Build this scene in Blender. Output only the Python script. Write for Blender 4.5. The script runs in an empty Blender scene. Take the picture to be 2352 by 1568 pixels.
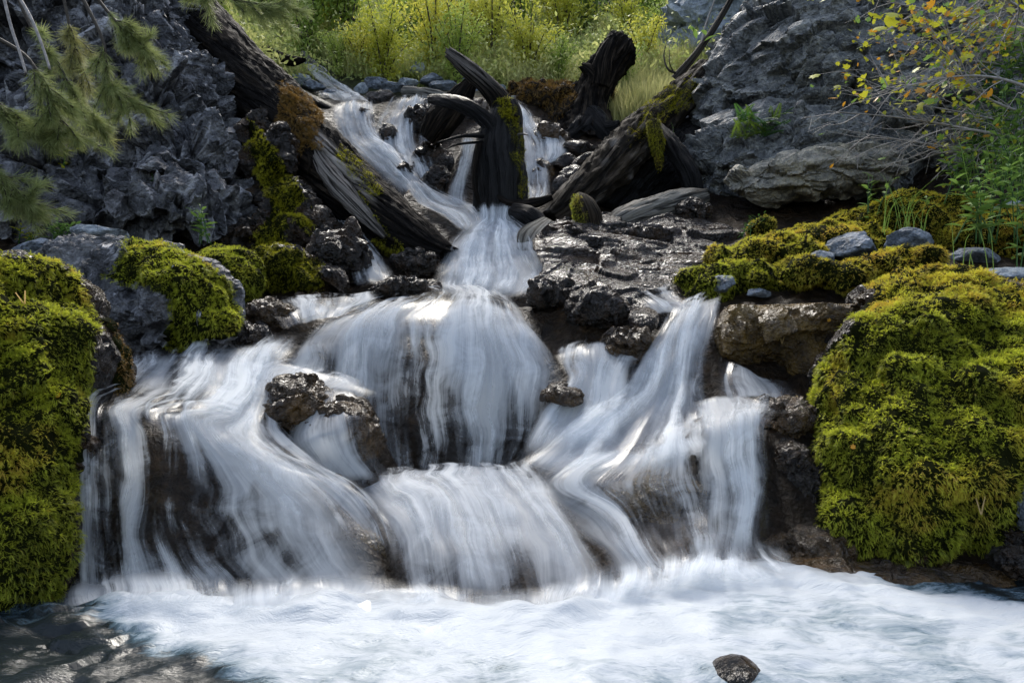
import bpy, math, random
import numpy as np
from mathutils import Vector, Matrix

R = math.radians
# ------------------------------------------------------------------ camera, sky, sun, exposure
C = bpy.context.scene.collection
sc = bpy.context.scene
CAMZ = 0.70
cam_d = bpy.data.cameras.new("camera"); cam = bpy.data.objects.new("camera", cam_d); C.objects.link(cam)
cam_d.lens = 24.0; cam_d.sensor_width = 36.0; cam_d.clip_start = 0.05; cam_d.clip_end = 500
cam.location = (0, 0, CAMZ); cam.rotation_euler = (R(90), 0, 0)
sc.camera = cam

SUN_EL, SUN_AZ = R(50), R(-8)          # azimuth measured from +Y (up the valley) towards +X
w = bpy.data.worlds.new("World"); sc.world = w; w.use_nodes = True
nt = w.node_tree; nt.nodes.clear()
sky = nt.nodes.new("ShaderNodeTexSky"); sky.sky_type = 'NISHITA'; sky.sun_disc = False
sky.sun_elevation = SUN_EL; sky.sun_rotation = SUN_AZ; sky.air_density = 1.0; sky.dust_density = 2.0; sky.ozone_density = 1.0
bg = nt.nodes.new("ShaderNodeBackground"); bg.inputs[1].default_value = 0.145
wo = nt.nodes.new("ShaderNodeOutputWorld")
hs = nt.nodes.new('ShaderNodeHueSaturation'); hs.inputs['Saturation'].default_value = .72   # thin high cloud
nt.links.new(sky.outputs[0], hs.inputs['Color']); nt.links.new(hs.outputs[0], bg.inputs[0]); nt.links.new(bg.outputs[0], wo.inputs[0])
sd = bpy.data.lights.new("sun", 'SUN'); sd.energy = 1.9; sd.angle = R(22); sd.color = (1.0, 0.95, 0.86)
sun = bpy.data.objects.new("sun", sd); C.objects.link(sun)
sdir = Vector((math.sin(SUN_AZ)*math.cos(SUN_EL), math.cos(SUN_AZ)*math.cos(SUN_EL), math.sin(SUN_EL)))
sun.rotation_euler = sdir.to_track_quat('Z', 'Y').to_euler(); sun.location = sdir*30
sc.view_settings.view_transform = 'Standard'; sc.view_settings.look = 'None'
sc.view_settings.gamma = 1.0; sc.view_settings.exposure = 1.05; sc.view_settings.use_curve_mapping = False
sc.cycles.transparent_max_bounces = 16
sc.cycles.max_bounces = 6

# ------------------------------------------------------------------ maths helpers
rng = np.random.default_rng(7)
F = 1568.0
def P(px, py, d):
    "a place d metres up the valley, seen at (px, py) in a 2352 x 1568 picture"
    return np.array([(px-1176.0)/F*d, d, (784.0-py)/F*d+CAMZ])
def PX(v):
    v = np.asarray(v, float); d = np.maximum(v[..., 1], .05)
    return v[..., 0]/d*F+1176.0, 784.0-(v[..., 2]-CAMZ)/d*F

def _h(ix, iy, iz, s):
    n = (ix*374761393 + iy*668265263 + iz*2147483647 + s*1274126177) & 0xffffffff
    n = ((n ^ (n >> 13))*1274126177) & 0xffffffff
    n = ((n ^ (n >> 16))*2246822519) & 0xffffffff
    return (n ^ (n >> 15)) & 0xffffffff
def hf(ix, iy, iz, s): return _h(ix, iy, iz, s)/4294967295.0
def vn(p, s=0):
    "smooth noise of points (N,3), about -1..1"
    p = np.asarray(p, float); i = np.floor(p).astype(np.int64); f = p-i
    u = f*f*f*(f*(f*6-15)+10); r = 0
    for a in (0, 1):
        for b in (0, 1):
            for c in (0, 1):
                h = _h(i[:, 0]+a, i[:, 1]+b, i[:, 2]+c, s)
                gx = (h & 255)/127.5-1; gy = ((h >> 8) & 255)/127.5-1; gz = ((h >> 16) & 255)/127.5-1
                d = gx*(f[:, 0]-a)+gy*(f[:, 1]-b)+gz*(f[:, 2]-c)
                r = r + d*(u[:, 0] if a else 1-u[:, 0])*(u[:, 1] if b else 1-u[:, 1])*(u[:, 2] if c else 1-u[:, 2])
    return r*1.3
def fbm(p, o=4, s=0, g=.5, l=2.03):
    r = 0; a = 1.0; t = 0
    for k in range(o): r = r+a*vn(p, s+k); t += a; a *= g; p = p*l+3.7
    return r/t*1.6
def ridged(p, o=4, s=0, g=.5, l=2.03):
    r = 0; a = 1.0; t = 0
    for k in range(o): r = r+a*(1-np.abs(vn(p, s+k))*2); t += a; a *= g; p = p*l+1.9
    return r/t
def facet(p, s=0, tilt=1.0):
    "cell noise: every cell is a tilted plane; returns (plane height, distance to the crack)"
    p = np.asarray(p, float); i = np.floor(p).astype(np.int64)
    f1 = np.full(len(p), 9.); f2 = np.full(len(p), 9.); val = np.zeros(len(p))
    for a in (-1, 0, 1):
        for b in (-1, 0, 1):
            for c in (-1, 0, 1):
                j = i+np.array([a, b, c])
                q = np.stack([j[:, k]+hf(j[:, 0], j[:, 1], j[:, 2], s+11*k+1) for k in range(3)], 1)
                d = p-q; r = np.sqrt((d*d).sum(1))
                g = np.stack([hf(j[:, 0], j[:, 1], j[:, 2], s+50+7*k)*2-1 for k in range(3)], 1)
                h = (d*g).sum(1)*tilt + (hf(j[:, 0], j[:, 1], j[:, 2], s+91)-.5)*.6
                m = r < f1
                f2 = np.where(m, f1, np.minimum(f2, r)); val = np.where(m, h, val); f1 = np.where(m, r, f1)
    return val, f2-f1
def sm(x, a, b):
    t = np.clip((x-a)/(b-a), 0, 1); return t*t*(3-2*t)
def in_poly(x, y, poly):
    r = np.zeros(np.shape(x), bool); n = len(poly)
    for k in range(n):
        x0, y0 = poly[k]; x1, y1 = poly[(k+1) % n]
        c = ((y0 > y) != (y1 > y)) & (x < (x1-x0)*(y-y0)/((y1-y0) or 1e-9)+x0)
        r ^= c
    return r
def norm(v): return v/np.maximum(np.linalg.norm(v, axis=-1, keepdims=True), 1e-9)
def vnormals(V, Fc):
    a = V[Fc[:, 0]]; n = np.cross(V[Fc[:, 1]]-a, V[Fc[:, -1]]-a)
    if Fc.shape[1] == 4: n = np.cross(V[Fc[:, 2]]-a, V[Fc[:, 3]]-V[Fc[:, 1]])
    N = np.zeros_like(V)
    for k in range(Fc.shape[1]): np.add.at(N, Fc[:, k], n)
    return norm(N)
def crom(pts, n):
    "Catmull-Rom resampling of (k,...) to n"
    pts = np.asarray(pts, float); k = len(pts)
    if k == 1: return np.repeat(pts, n, 0)
    t = np.linspace(0, k-1-1e-9, n); i = np.floor(t).astype(int); f = (t-i).reshape((-1,)+(1,)*(pts.ndim-1))
    g = lambda j: pts[np.clip(j, 0, k-1)]
    p0 = np.where((i == 0).reshape(f.shape), 2*g(i)-g(i+1), g(i-1))
    p3 = np.where((i+2 > k-1).reshape(f.shape), 2*g(i+1)-g(i), g(i+2))
    p1, p2 = g(i), g(i+1)
    return .5*((2*p1)+(-p0+p2)*f+(2*p0-5*p1+4*p2-p3)*f*f+(-p0+3*p1-3*p2+p3)*f**3)

# ------------------------------------------------------------------ object helpers
def tag(o, label=None, cat=None, group=None, kind=None):
    if label: o['label'] = label
    if cat: o['category'] = cat
    if group: o['group'] = group
    if kind: o['kind'] = kind
    return o
def mesh(name, V, Fc, mat=None, smooth=True, attrs=None, uv=None):
    m = bpy.data.meshes.new(name); V = np.asarray(V, np.float32); 
    if isinstance(Fc, np.ndarray):
        m.vertices.add(len(V)); m.vertices.foreach_set('co', V.ravel())
        k = Fc.shape[1]; m.loops.add(Fc.size); m.polygons.add(len(Fc))
        m.loops.foreach_set('vertex_index', Fc.astype(np.int32).ravel())
        m.polygons.foreach_set('loop_start', np.arange(0, Fc.size, k, dtype=np.int32))
        m.update(calc_edges=True)
    else:
        m.from_pydata([tuple(v) for v in V.tolist()], [], Fc)
    m.polygons.foreach_set('use_smooth', np.full(len(m.polygons), smooth))
    for k, a in (attrs or {}).items():
        at = m.attributes.new(k, 'FLOAT', 'POINT'); at.data.foreach_set('value', np.asarray(a, np.float32))
    if uv is not None:
        l = m.uv_layers.new(name='UVMap'); vi = np.empty(len(m.loops), np.int32); m.loops.foreach_get('vertex_index', vi)
        l.data.foreach_set('uv', np.asarray(uv, np.float32)[vi].ravel())
    if mat: m.materials.append(mat)
    m.validate(); m.update()
    return m
def link(name, m, parent=None, loc=None):
    o = bpy.data.objects.new(name, m); C.objects.link(o)
    if parent is not None: o.parent = parent
    if loc is not None: o.location = loc
    return o
def obj(name, V, Fc, mat, parent=None, smooth=True, attrs=None, uv=None):
    """one mesh object; without a parent its origin goes to its base"""
    V = np.asarray(V, float)
    off = np.zeros(3)
    if parent is None: off = np.array([V[:, 0].mean(), V[:, 1].mean(), V[:, 2].min()])
    else: off = np.array(parent.location)
    o = link(name, mesh(name, V-off, Fc, mat, smooth, attrs, uv), parent)
    if parent is None: o.location = off
    return o
def empty(name, loc):
    o = bpy.data.objects.new(name, None); o.empty_display_size = .1; C.objects.link(o); o.location = [float(a) for a in loc]; return o

def grid_faces(nu, nv):
    a = np.arange(nu*nv).reshape(nv, nu)
    return np.stack([a[:-1, :-1], a[:-1, 1:], a[1:, 1:], a[1:, :-1]], -1).reshape(-1, 4)
_ico = {}
def ico(n):
    if n not in _ico:
        import bmesh
        b = bmesh.new(); bmesh.ops.create_icosphere(b, subdivisions=n, radius=1)
        _ico[n] = (np.array([v.co[:] for v in b.verts]), np.array([[v.index for v in f.verts] for f in b.faces])); b.free()
    return _ico[n]

# ------------------------------------------------------------------ materials
def newmat(name):
    m = bpy.data.materials.new(name); m.use_nodes = True; n = m.node_tree.nodes
    return m, m.node_tree, n['Principled BSDF'], n['Material Output']
class G:
    "tiny node builder"
    def __init__(s, nt): s.nt = nt
    def n(s, t, **k):
        x = s.nt.nodes.new(t)
        for a, b in k.items(): setattr(x, a, b)
        return x
    def l(s, a, b): s.nt.links.new(a, b)
    def coord(s, scale=(1, 1, 1), rot=(0, 0, 0), out='Object'):
        t = s.n('ShaderNodeTexCoord'); m = s.n('ShaderNodeMapping'); m.inputs['Scale'].default_value = scale; m.inputs['Rotation'].default_value = rot
        s.l(t.outputs[out], m.inputs[0]); return m.outputs[0]
    def noise(s, vec, scale, detail=6, rough=.6, dist=0.):
        t = s.n('ShaderNodeTexNoise'); t.inputs['Scale'].default_value = scale; t.inputs['Detail'].default_value = detail
        t.inputs['Roughness'].default_value = rough; t.inputs['Distortion'].default_value = dist; s.l(vec, t.inputs['Vector']); return t.outputs[0]
    def vor(s, vec, scale, feature='F1'):
        t = s.n('ShaderNodeTexVoronoi'); t.feature = feature; t.inputs['Scale'].default_value = scale; s.l(vec, t.inputs['Vector']); return t.outputs['Distance']
    def ramp(s, v, stops):
        r = s.n('ShaderNodeValToRGB'); e = r.color_ramp.elements
        while len(e) < len(stops): e.new(.5)
        for k, (p, c) in enumerate(stops):
            e[k].position = p; e[k].color = (*c, 1) if isinstance(c, tuple) else (c, c, c, 1)
        s.l(v, r.inputs[0]); return r.outputs[0]
    def mix(s, f, a, b, mode='MIX'):
        m = s.n('ShaderNodeMix'); m.data_type = 'RGBA'; m.blend_type = mode
        for i, v in ((0, f), (6, a), (7, b)):
            if hasattr(v, 'links') or hasattr(v, 'is_output'): s.l(v, m.inputs[i])
            else: m.inputs[i].default_value = v if i == 0 else ((*v, 1) if isinstance(v, tuple) else (v, v, v, 1))
        return m.outputs[2]
    def math(s, op, a, b=0., c=None, clamp=False):
        m = s.n('ShaderNodeMath'); m.operation = op; m.use_clamp = clamp
        for i, v in enumerate((a, b) if c is None else (a, b, c)):
            if hasattr(v, 'is_output'): s.l(v, m.inputs[i])
            else: m.inputs[i].default_value = v
        return m.outputs[0]
    def attr(s, name, inst=False):
        a = s.n('ShaderNodeAttribute'); a.attribute_name = name; a.attribute_type = 'INSTANCER' if inst else 'GEOMETRY'; return a
    def bump(s, h, strength, dist, normal=None):
        b = s.n('ShaderNodeBump'); b.inputs['Strength'].default_value = strength; b.inputs['Distance'].default_value = dist
        s.l(h, b.inputs['Height'])
        if normal is not None: s.l(normal, b.inputs['Normal'])
        return b.outputs[0]

def rock_mat(name, dark, mid, light, rough=(.45, .8), lich=.35, bump=.02, scale=1., brown=None, spec=.5, out='Object', chip=.7):
    m, nt, b, o = newmat(name); g = G(nt); v = g.coord(out=out)
    n1 = g.noise(v, 3*scale, 8, .65, .4); n2 = g.noise(v, 14*scale, 10, .72); n3 = g.noise(v, 60*scale, 4, .6)
    c = g.ramp(g.mix(.5, n1, n2), [(.36, dark), (.5, mid), (.68, light)])
    if lich > 0:                              # pale lichen crust and thin calcite veins
        k = g.ramp(g.noise(v, 7*scale, 12, .8, .8), [(.54, 0.), (.62, 1.)])
        c = g.mix(g.math('MULTIPLY', k, lich), c, light)
        ve = g.ramp(g.vor(g.mix(.12, v, g.n('ShaderNodeTexNoise').outputs[1]), 5*scale, 'DISTANCE_TO_EDGE'), [(.0, 1.), (.025, 0.)])
        c = g.mix(g.math('MULTIPLY', ve, lich*.5), c, light)
    if brown:
        k = g.ramp(g.noise(v, 2.3*scale, 7, .7, .6), [(.46, 0.), (.62, 1.)])
        c = g.mix(k, c, brown)
    g.l(c, b.inputs['Base Color'])
    g.l(g.ramp(n2, [(.35, rough[0]), (.65, rough[1])]), b.inputs['Roughness'])
    b.inputs['Specular IOR Level'].default_value = spec
    rd = g.attr('ridge').outputs['Fac']        # chipped, paler stone on the proud crests
    c = g.mix(g.math('MULTIPLY', g.ramp(g.math('ADD', rd, g.math('MULTIPLY', g.math('SUBTRACT', n3, .5), .5)), [(.55, 0.), (.95, 1.)]), chip), c, light)
    g.l(c, b.inputs['Base Color'])
    cr = lambda n: g.math('SUBTRACT', 1., g.math('ABSOLUTE', g.math('MULTIPLY_ADD', n, 2.6, -1.3)))
    h = g.math('ADD', g.math('MULTIPLY', cr(g.noise(v, 5*scale, 3, .5, .3)), 1.3), g.math('ADD', g.math('MULTIPLY', cr(g.noise(v, 17*scale, 4, .55)), .6), g.math('MULTIPLY', n3, .35)))
    g.l(g.bump(h, 1., bump), b.inputs['Normal'])
    return m
M = {}
M['cliff'] = rock_mat('cliff_limestone', (.025, .027, .033), (.08, .082, .092), (.42, .42, .44), (.45, .8), .3, .06, chip=.95)
M['cliff_r'] = rock_mat('blue_limestone', (.018, .025, .033), (.165, .175, .18), (.5, .5, .47), (.45, .8), .55, .06, 1.5)
M['strata'] = rock_mat('strata_limestone', (.06, .065, .07), (.28, .265, .225), (.58, .52, .4), (.55, .85), .6, .03, 1.6)
M['stone'] = rock_mat('grey_stone', (.05, .06, .075), (.12, .145, .18), (.30, .34, .40), (.5, .8), .45, .02, 3)
M['pale'] = rock_mat('pale_stone', (.12, .14, .17), (.26, .30, .35), (.52, .57, .6), (.5, .8), .5, .02, 3)
M['wet'] = rock_mat('wet_rock', (.006, .005, .005), (.018, .014, .011), (.055, .042, .03), (.08, .3), .05, .03, 2.2, (.05, .026, .009), .5, chip=.05)
M['wetbrown'] = rock_mat('wet_brown_rock', (.014, .010, .007), (.045, .028, .014), (.11, .075, .04), (.1, .32), .1, .025, 2.2, (.10, .055, .016), .5, chip=.05)
M['slab'] = rock_mat('wet_slab', (.006, .005, .005), (.02, .016, .014), (.05, .04, .034), (.06, .3), .05, .03, 2.0, (.05, .028, .012), .6, chip=.05)

M['ochre'] = rock_mat('algae_stained_wet_rock', (.014, .009, .004), (.07, .042, .012), (.2, .13, .035), (.1, .35), .1, .025, 2.4, (.16, .095, .02), .5, chip=.05)
def ground_mat():
    m, nt, b, o = newmat('bed_and_soil'); g = G(nt); v = g.coord()
    n1 = g.noise(v, 2.5, 8, .65, .3); n2 = g.noise(v, 16, 9, .7)
    wet = g.ramp(g.mix(.5, n1, n2), [(.35, (.004, .0035, .003)), (.52, (.022, .013, .006)), (.68, (.085, .048, .02))])
    soil = g.ramp(n2, [(.35, (.012, .012, .006)), (.55, (.04, .05, .014)), (.7, (.10, .10, .04))])
    k = g.attr('hill').outputs['Fac']
    g.l(g.mix(k, wet, soil), b.inputs['Base Color'])
    g.l(g.math('MULTIPLY_ADD', k, .4, .42), b.inputs['Roughness'])
    b.inputs['Specular IOR Level'].default_value = .22
    cr = lambda n: g.math('SUBTRACT', 1., g.math('ABSOLUTE', g.math('MULTIPLY_ADD', n, 2.6, -1.3)))
    h = g.math('ADD', g.math('MULTIPLY', cr(g.noise(v, 9, 4, .55, .3)), 1.), g.math('MULTIPLY', n2, .8))
    g.l(g.bump(h, 1., .05), b.inputs['Normal'])
    return m
M['ground'] = ground_mat()

def water_mat(name, seed, gain=1., tint=(.9, .92, .94), us=22., vs=.8, film=False):
    m, nt, b, o = newmat(name); g = G(nt)
    uv0 = g.n('ShaderNodeUVMap'); uv0.uv_map = 'UVMap'
    wn = g.n('ShaderNodeTexNoise'); wn.inputs['Scale'].default_value = 3.2; wn.inputs['Detail'].default_value = 2; g.l(uv0.outputs[0], wn.inputs[0])
    wx = g.n('ShaderNodeVectorMath'); wx.operation = 'SCALE'; wx.inputs['Scale'].default_value = .12; g.l(wn.outputs[1], wx.inputs[0])
    t = g.n('ShaderNodeVectorMath'); t.operation = 'ADD'; g.l(uv0.outputs[0], t.inputs[0]); g.l(wx.outputs[0], t.inputs[1])
    mp = g.n('ShaderNodeMapping'); mp.inputs['Scale'].default_value = (us, vs, 1); mp.inputs['Location'].default_value = (seed*3.1, seed*1.7, seed)
    g.l(t.outputs[0], mp.inputs[0])
    mp2 = g.n('ShaderNodeMapping'); mp2.inputs['Scale'].default_value = (us*5.5, vs*5.0, 1); mp2.inputs['Location'].default_value = (seed*1.1, seed*2.7, seed*2)
    g.l(t.outputs[0], mp2.inputs[0])
    mp3 = g.n('ShaderNodeMapping'); mp3.inputs['Scale'].default_value = (us*.22, vs*.9, 1); mp3.inputs['Location'].default_value = (seed*7.1, seed*2.7, seed*5)
    g.l(t.outputs[0], mp3.inputs[0])
    a = g.noise(mp.outputs[0], 1., 4, .6, .25); c = g.noise(mp2.outputs[0], 1., 3, .6, .1); e = g.noise(mp3.outputs[0], 1., 3, .55, .3)
    dens = g.attr('dens').outputs['Fac']; edge = g.attr('edge').outputs['Fac']
    iso = g.noise(g.coord(), 9, 5, .6, 1.)
    sub = lambda n, k: g.math('MULTIPLY', g.math('SUBTRACT', n, .5), k)
    s = g.math('ADD', g.math('ADD', sub(a, 1.3), sub(c, .5)), g.math('ADD', sub(e, 4.2), sub(iso, 1.1)))
    # where the foam is thick (dens near 1) the streaks close up
    k = g.math('MULTIPLY', s, g.math('SUBTRACT', 1.3, g.math('MULTIPLY', dens, .85)))
    al = g.math('ADD', g.math('MULTIPLY', dens, gain*1.12), g.math('MULTIPLY', k, 1.03))
    al = g.math('MULTIPLY', g.ramp(al, [(.12, 0.), (.38, .18), (.66, .62), (.98, .96)]), edge, clamp=True)
    col = g.mix(g.ramp(g.math('ADD', g.math('MULTIPLY', a, .35), g.math('ADD', g.math('MULTIPLY', e, .45), g.math('MULTIPLY', c, .2))), [(.38, 0.), (.6, 1.)]), tuple(x*q for x, q in zip(tint, (.78, .82, .88))), tuple(min(1, x*1.08) for x in tint))
    g.l(col, b.inputs['Base Color']); b.inputs['Roughness'].default_value = .6; b.inputs['Specular IOR Level'].default_value = .12
    bn = g.bump(g.math('ADD', g.math('MULTIPLY', a, .6), g.math('MULTIPLY', c, .12)), .6, .015); g.l(bn, b.inputs['Normal'])
    tr = g.n('ShaderNodeBsdfTransparent'); tl = g.n('ShaderNodeBsdfTranslucent'); g.l(col, tl.inputs[0])
    mx = g.n('ShaderNodeMixShader'); mx.inputs[0].default_value = .62; g.l(b.outputs[0], mx.inputs[1]); g.l(tl.outputs[0], mx.inputs[2])
    m2 = g.n('ShaderNodeMixShader'); g.l(al, m2.inputs[0]); g.l(mx.outputs[0], m2.inputs[2])
    if film:                                   # between the streaks runs clear glossy water
        gl = g.n('ShaderNodeBsdfGlossy'); gl.inputs['Roughness'].default_value = .25; g.l(bn, gl.inputs['Normal'])
        fr = g.n('ShaderNodeFresnel'); fr.inputs[0].default_value = 1.33; g.l(bn, fr.inputs['Normal'])
        m3 = g.n('ShaderNodeMixShader'); g.l(g.math('MULTIPLY', g.math('MINIMUM', g.math('MULTIPLY', fr.outputs[0], .5), .09), edge), m3.inputs[0]); g.l(tr.outputs[0], m3.inputs[1]); g.l(gl.outputs[0], m3.inputs[2])
        g.l(m3.outputs[0], m2.inputs[1])
    else: g.l(tr.outputs[0], m2.inputs[1])
    g.l(m2.outputs[0], o.inputs[0])
    return m
M['water'] = water_mat('falling_water', 1, film=True)
M['water2'] = water_mat('falling_water_veil', 5, .8, us=36., vs=1.1)
M['waterbase'] = None

def film_mat():
    "thin clear sheet of running water over the rock"
    m, nt, b, o = newmat('clear_running_water'); g = G(nt)
    t = g.n('ShaderNodeUVMap'); t.uv_map = 'UVMap'
    mp = g.n('ShaderNodeMapping'); mp.inputs['Scale'].default_value = (22, 1.4, 1); g.l(t.outputs[0], mp.inputs[0])
    a = g.noise(mp.outputs[0], 1., 4, .6, .5)
    gl = g.n('ShaderNodeBsdfGlossy'); gl.inputs['Roughness'].default_value = .16; gl.inputs[0].default_value = (.9, .95, 1, 1)
    bn = g.bump(a, 1., .03); g.l(bn, gl.inputs['Normal'])
    tr = g.n('ShaderNodeBsdfTransparent'); tr.inputs[0].default_value = (.86, .84, .8, 1)
    fr = g.n('ShaderNodeFresnel'); fr.inputs[0].default_value = 1.33; g.l(bn, fr.inputs['Normal'])
    mx = g.n('ShaderNodeMixShader'); g.l(g.math('MULTIPLY_ADD', fr.outputs[0], 1., .04, clamp=True), mx.inputs[0]); g.l(tr.outputs[0], mx.inputs[1]); g.l(gl.outputs[0], mx.inputs[2])
    g.l(mx.outputs[0], o.inputs[0]); return m
M['film'] = film_mat()

def leaf_mat(name, a, b_, tipc=None, trans=.35, inst=True, rough=.5, dry=None):
    """foliage: colour runs a..b_ by the clump's own tint, younger paler tips where 'tip' rises"""
    m, nt, b, o = newmat(name); g = G(nt)
    t = g.attr('tint', inst).outputs['Fac']
    c = g.mix(t, a, b_)
    if dry: c = g.mix(g.attr('dry', inst).outputs['Fac'], c, dry)
    if tipc: c = g.mix(g.math('MULTIPLY', g.attr('tip').outputs['Fac'], g.math('MULTIPLY_ADD', t, .6, .35)), c, tipc)
    g.l(c, b.inputs['Base Color']); b.inputs['Roughness'].default_value = rough; b.inputs['Specular IOR Level'].default_value = .35
    tl = g.n('ShaderNodeBsdfTranslucent'); g.l(c, tl.inputs[0])
    mx = g.n('ShaderNodeMixShader'); mx.inputs[0].default_value = trans; g.l(b.outputs[0], mx.inputs[1]); g.l(tl.outputs[0], mx.inputs[2])
    g.l(mx.outputs[0], o.inputs[0]); return m
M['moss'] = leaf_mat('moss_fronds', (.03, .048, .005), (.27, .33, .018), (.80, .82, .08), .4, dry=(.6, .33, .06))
M['mossdark'] = leaf_mat('dark_moss_fronds', (.03, .04, .003), (.22, .23, .008), (.65, .6, .03), .3, dry=(.16, .09, .025))  # a darker tone of moss
M['mossbrown'] = leaf_mat('brown_moss_fronds', (.08, .045, .012), (.22, .12, .025), (.4, .24, .05), .2, dry=(.16, .09, .025))
def flat(name, col, rough=.8, var=.5, scale=20, bump=.01, trans=0):
    m, nt, b, o = newmat(name); g = G(nt); v = g.coord()
    n = g.noise(v, scale, 6, .65)
    g.l(g.ramp(n, [(.3, tuple(c*(1-var) for c in col)), (.7, tuple(min(1, c*(1+var)) for c in col))]), b.inputs['Base Color'])
    b.inputs['Roughness'].default_value = rough; b.inputs['Specular IOR Level'].default_value = .5 if rough < .85 else .05
    if bump: g.l(g.bump(n, 1., bump), b.inputs['Normal'])
    if trans:
        tl = g.n('ShaderNodeBsdfTranslucent'); tl.inputs[0].default_value = (*col, 1)
        mx = g.n('ShaderNodeMixShader'); mx.inputs[0].default_value = trans; g.l(b.outputs[0], mx.inputs[1]); g.l(tl.outputs[0], mx.inputs[2]); g.l(mx.outputs[0], o.inputs[0])
    return m
M['peat'] = flat('moss_base', (.010, .012, .002), .9, .6, 30, .02)

def wood_mat(name, dark, mid, light, rough=.6, wetness=.3):
    m, nt, b, o = newmat(name); g = G(nt)
    t = g.n('ShaderNodeUVMap'); t.uv_map = 'UVMap'
    mp = g.n('ShaderNodeMapping'); mp.inputs['Scale'].default_value = (28, 1.6, 1); g.l(t.outputs[0], mp.inputs[0])
    mp2 = g.n('ShaderNodeMapping'); mp2.inputs['Scale'].default_value = (6, 1.3, 1); g.l(t.outputs[0], mp2.inputs[0])
    a = g.noise(mp.outputs[0], 1.2, 8, .7, .5); c = g.noise(mp2.outputs[0], 1., 6, .65, 1.2)
    pal = g.attr('pale').outputs['Fac']
    mp3 = g.n('ShaderNodeMapping'); mp3.inputs['Scale'].default_value = (75, 2.6, 1); g.l(t.outputs[0], mp3.inputs[0]); f = g.noise(mp3.outputs[0], 1., 4, .6, .3)
    mp4 = g.n('ShaderNodeMapping'); mp4.inputs['Scale'].default_value = (13, .8, 1); g.l(t.outputs[0], mp4.inputs[0])
    ck = g.math('ABSOLUTE', g.math('MULTIPLY_ADD', g.noise(mp4.outputs[0], 1., 5, .55, .8), 2., -1.))      # long drying cracks
    crack = g.ramp(ck, [(0., 1.), (.05, .6), (.10, 0.)])
    col = g.ramp(g.mix(.5, g.mix(.5, a, f), c), [(.38, dark), (.5, mid), (.63, light)])
    col = g.mix(pal, col, g.ramp(g.mix(.5, a, f), [(.35, (.12, .10, .085)), (.6, (.46, .42, .38))]))
    col = g.mix(crack, col, tuple(x*.6 for x in dark))
    g.l(col, b.inputs['Base Color'])
    b.inputs['Roughness'].default_value = rough; b.inputs['Specular IOR Level'].default_value = wetness
    h = g.math('SUBTRACT', g.math('ADD', g.math('ADD', a, g.math('MULTIPLY', f, .5)), c), g.math('MULTIPLY', crack, 1.2))
    g.l(g.bump(h, 1., .035), b.inputs['Normal'])
    return m
M['log'] = wood_mat('weathered_log', (.008, .007, .007), (.011, .009, .0075), (.088, .066, .048), .75, .08)
M['logbrown'] = wood_mat('brown_rotting_wood', (.012, .009, .006), (.026, .019, .012), (.10, .078, .055), .75, .12)
M['logblack'] = wood_mat('soaked_and_shade_black_wood', (.002, .0018, .0015), (.005, .0045, .004), (.016, .014, .012), .45, .2)  # soaked wood; its black also paints the shade of the hollow log
M['loggrey'] = wood_mat('bleached_grey_log', (.06, .055, .045), (.2, .19, .16), (.36, .34, .29), .7, .3)
M['twig'] = flat('grey_twig', (.34, .31, .29), .7, .4, 60, .003)
M['twigdark'] = flat('dark_twig', (.05, .04, .03), .7, .4, 60, .003)

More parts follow.
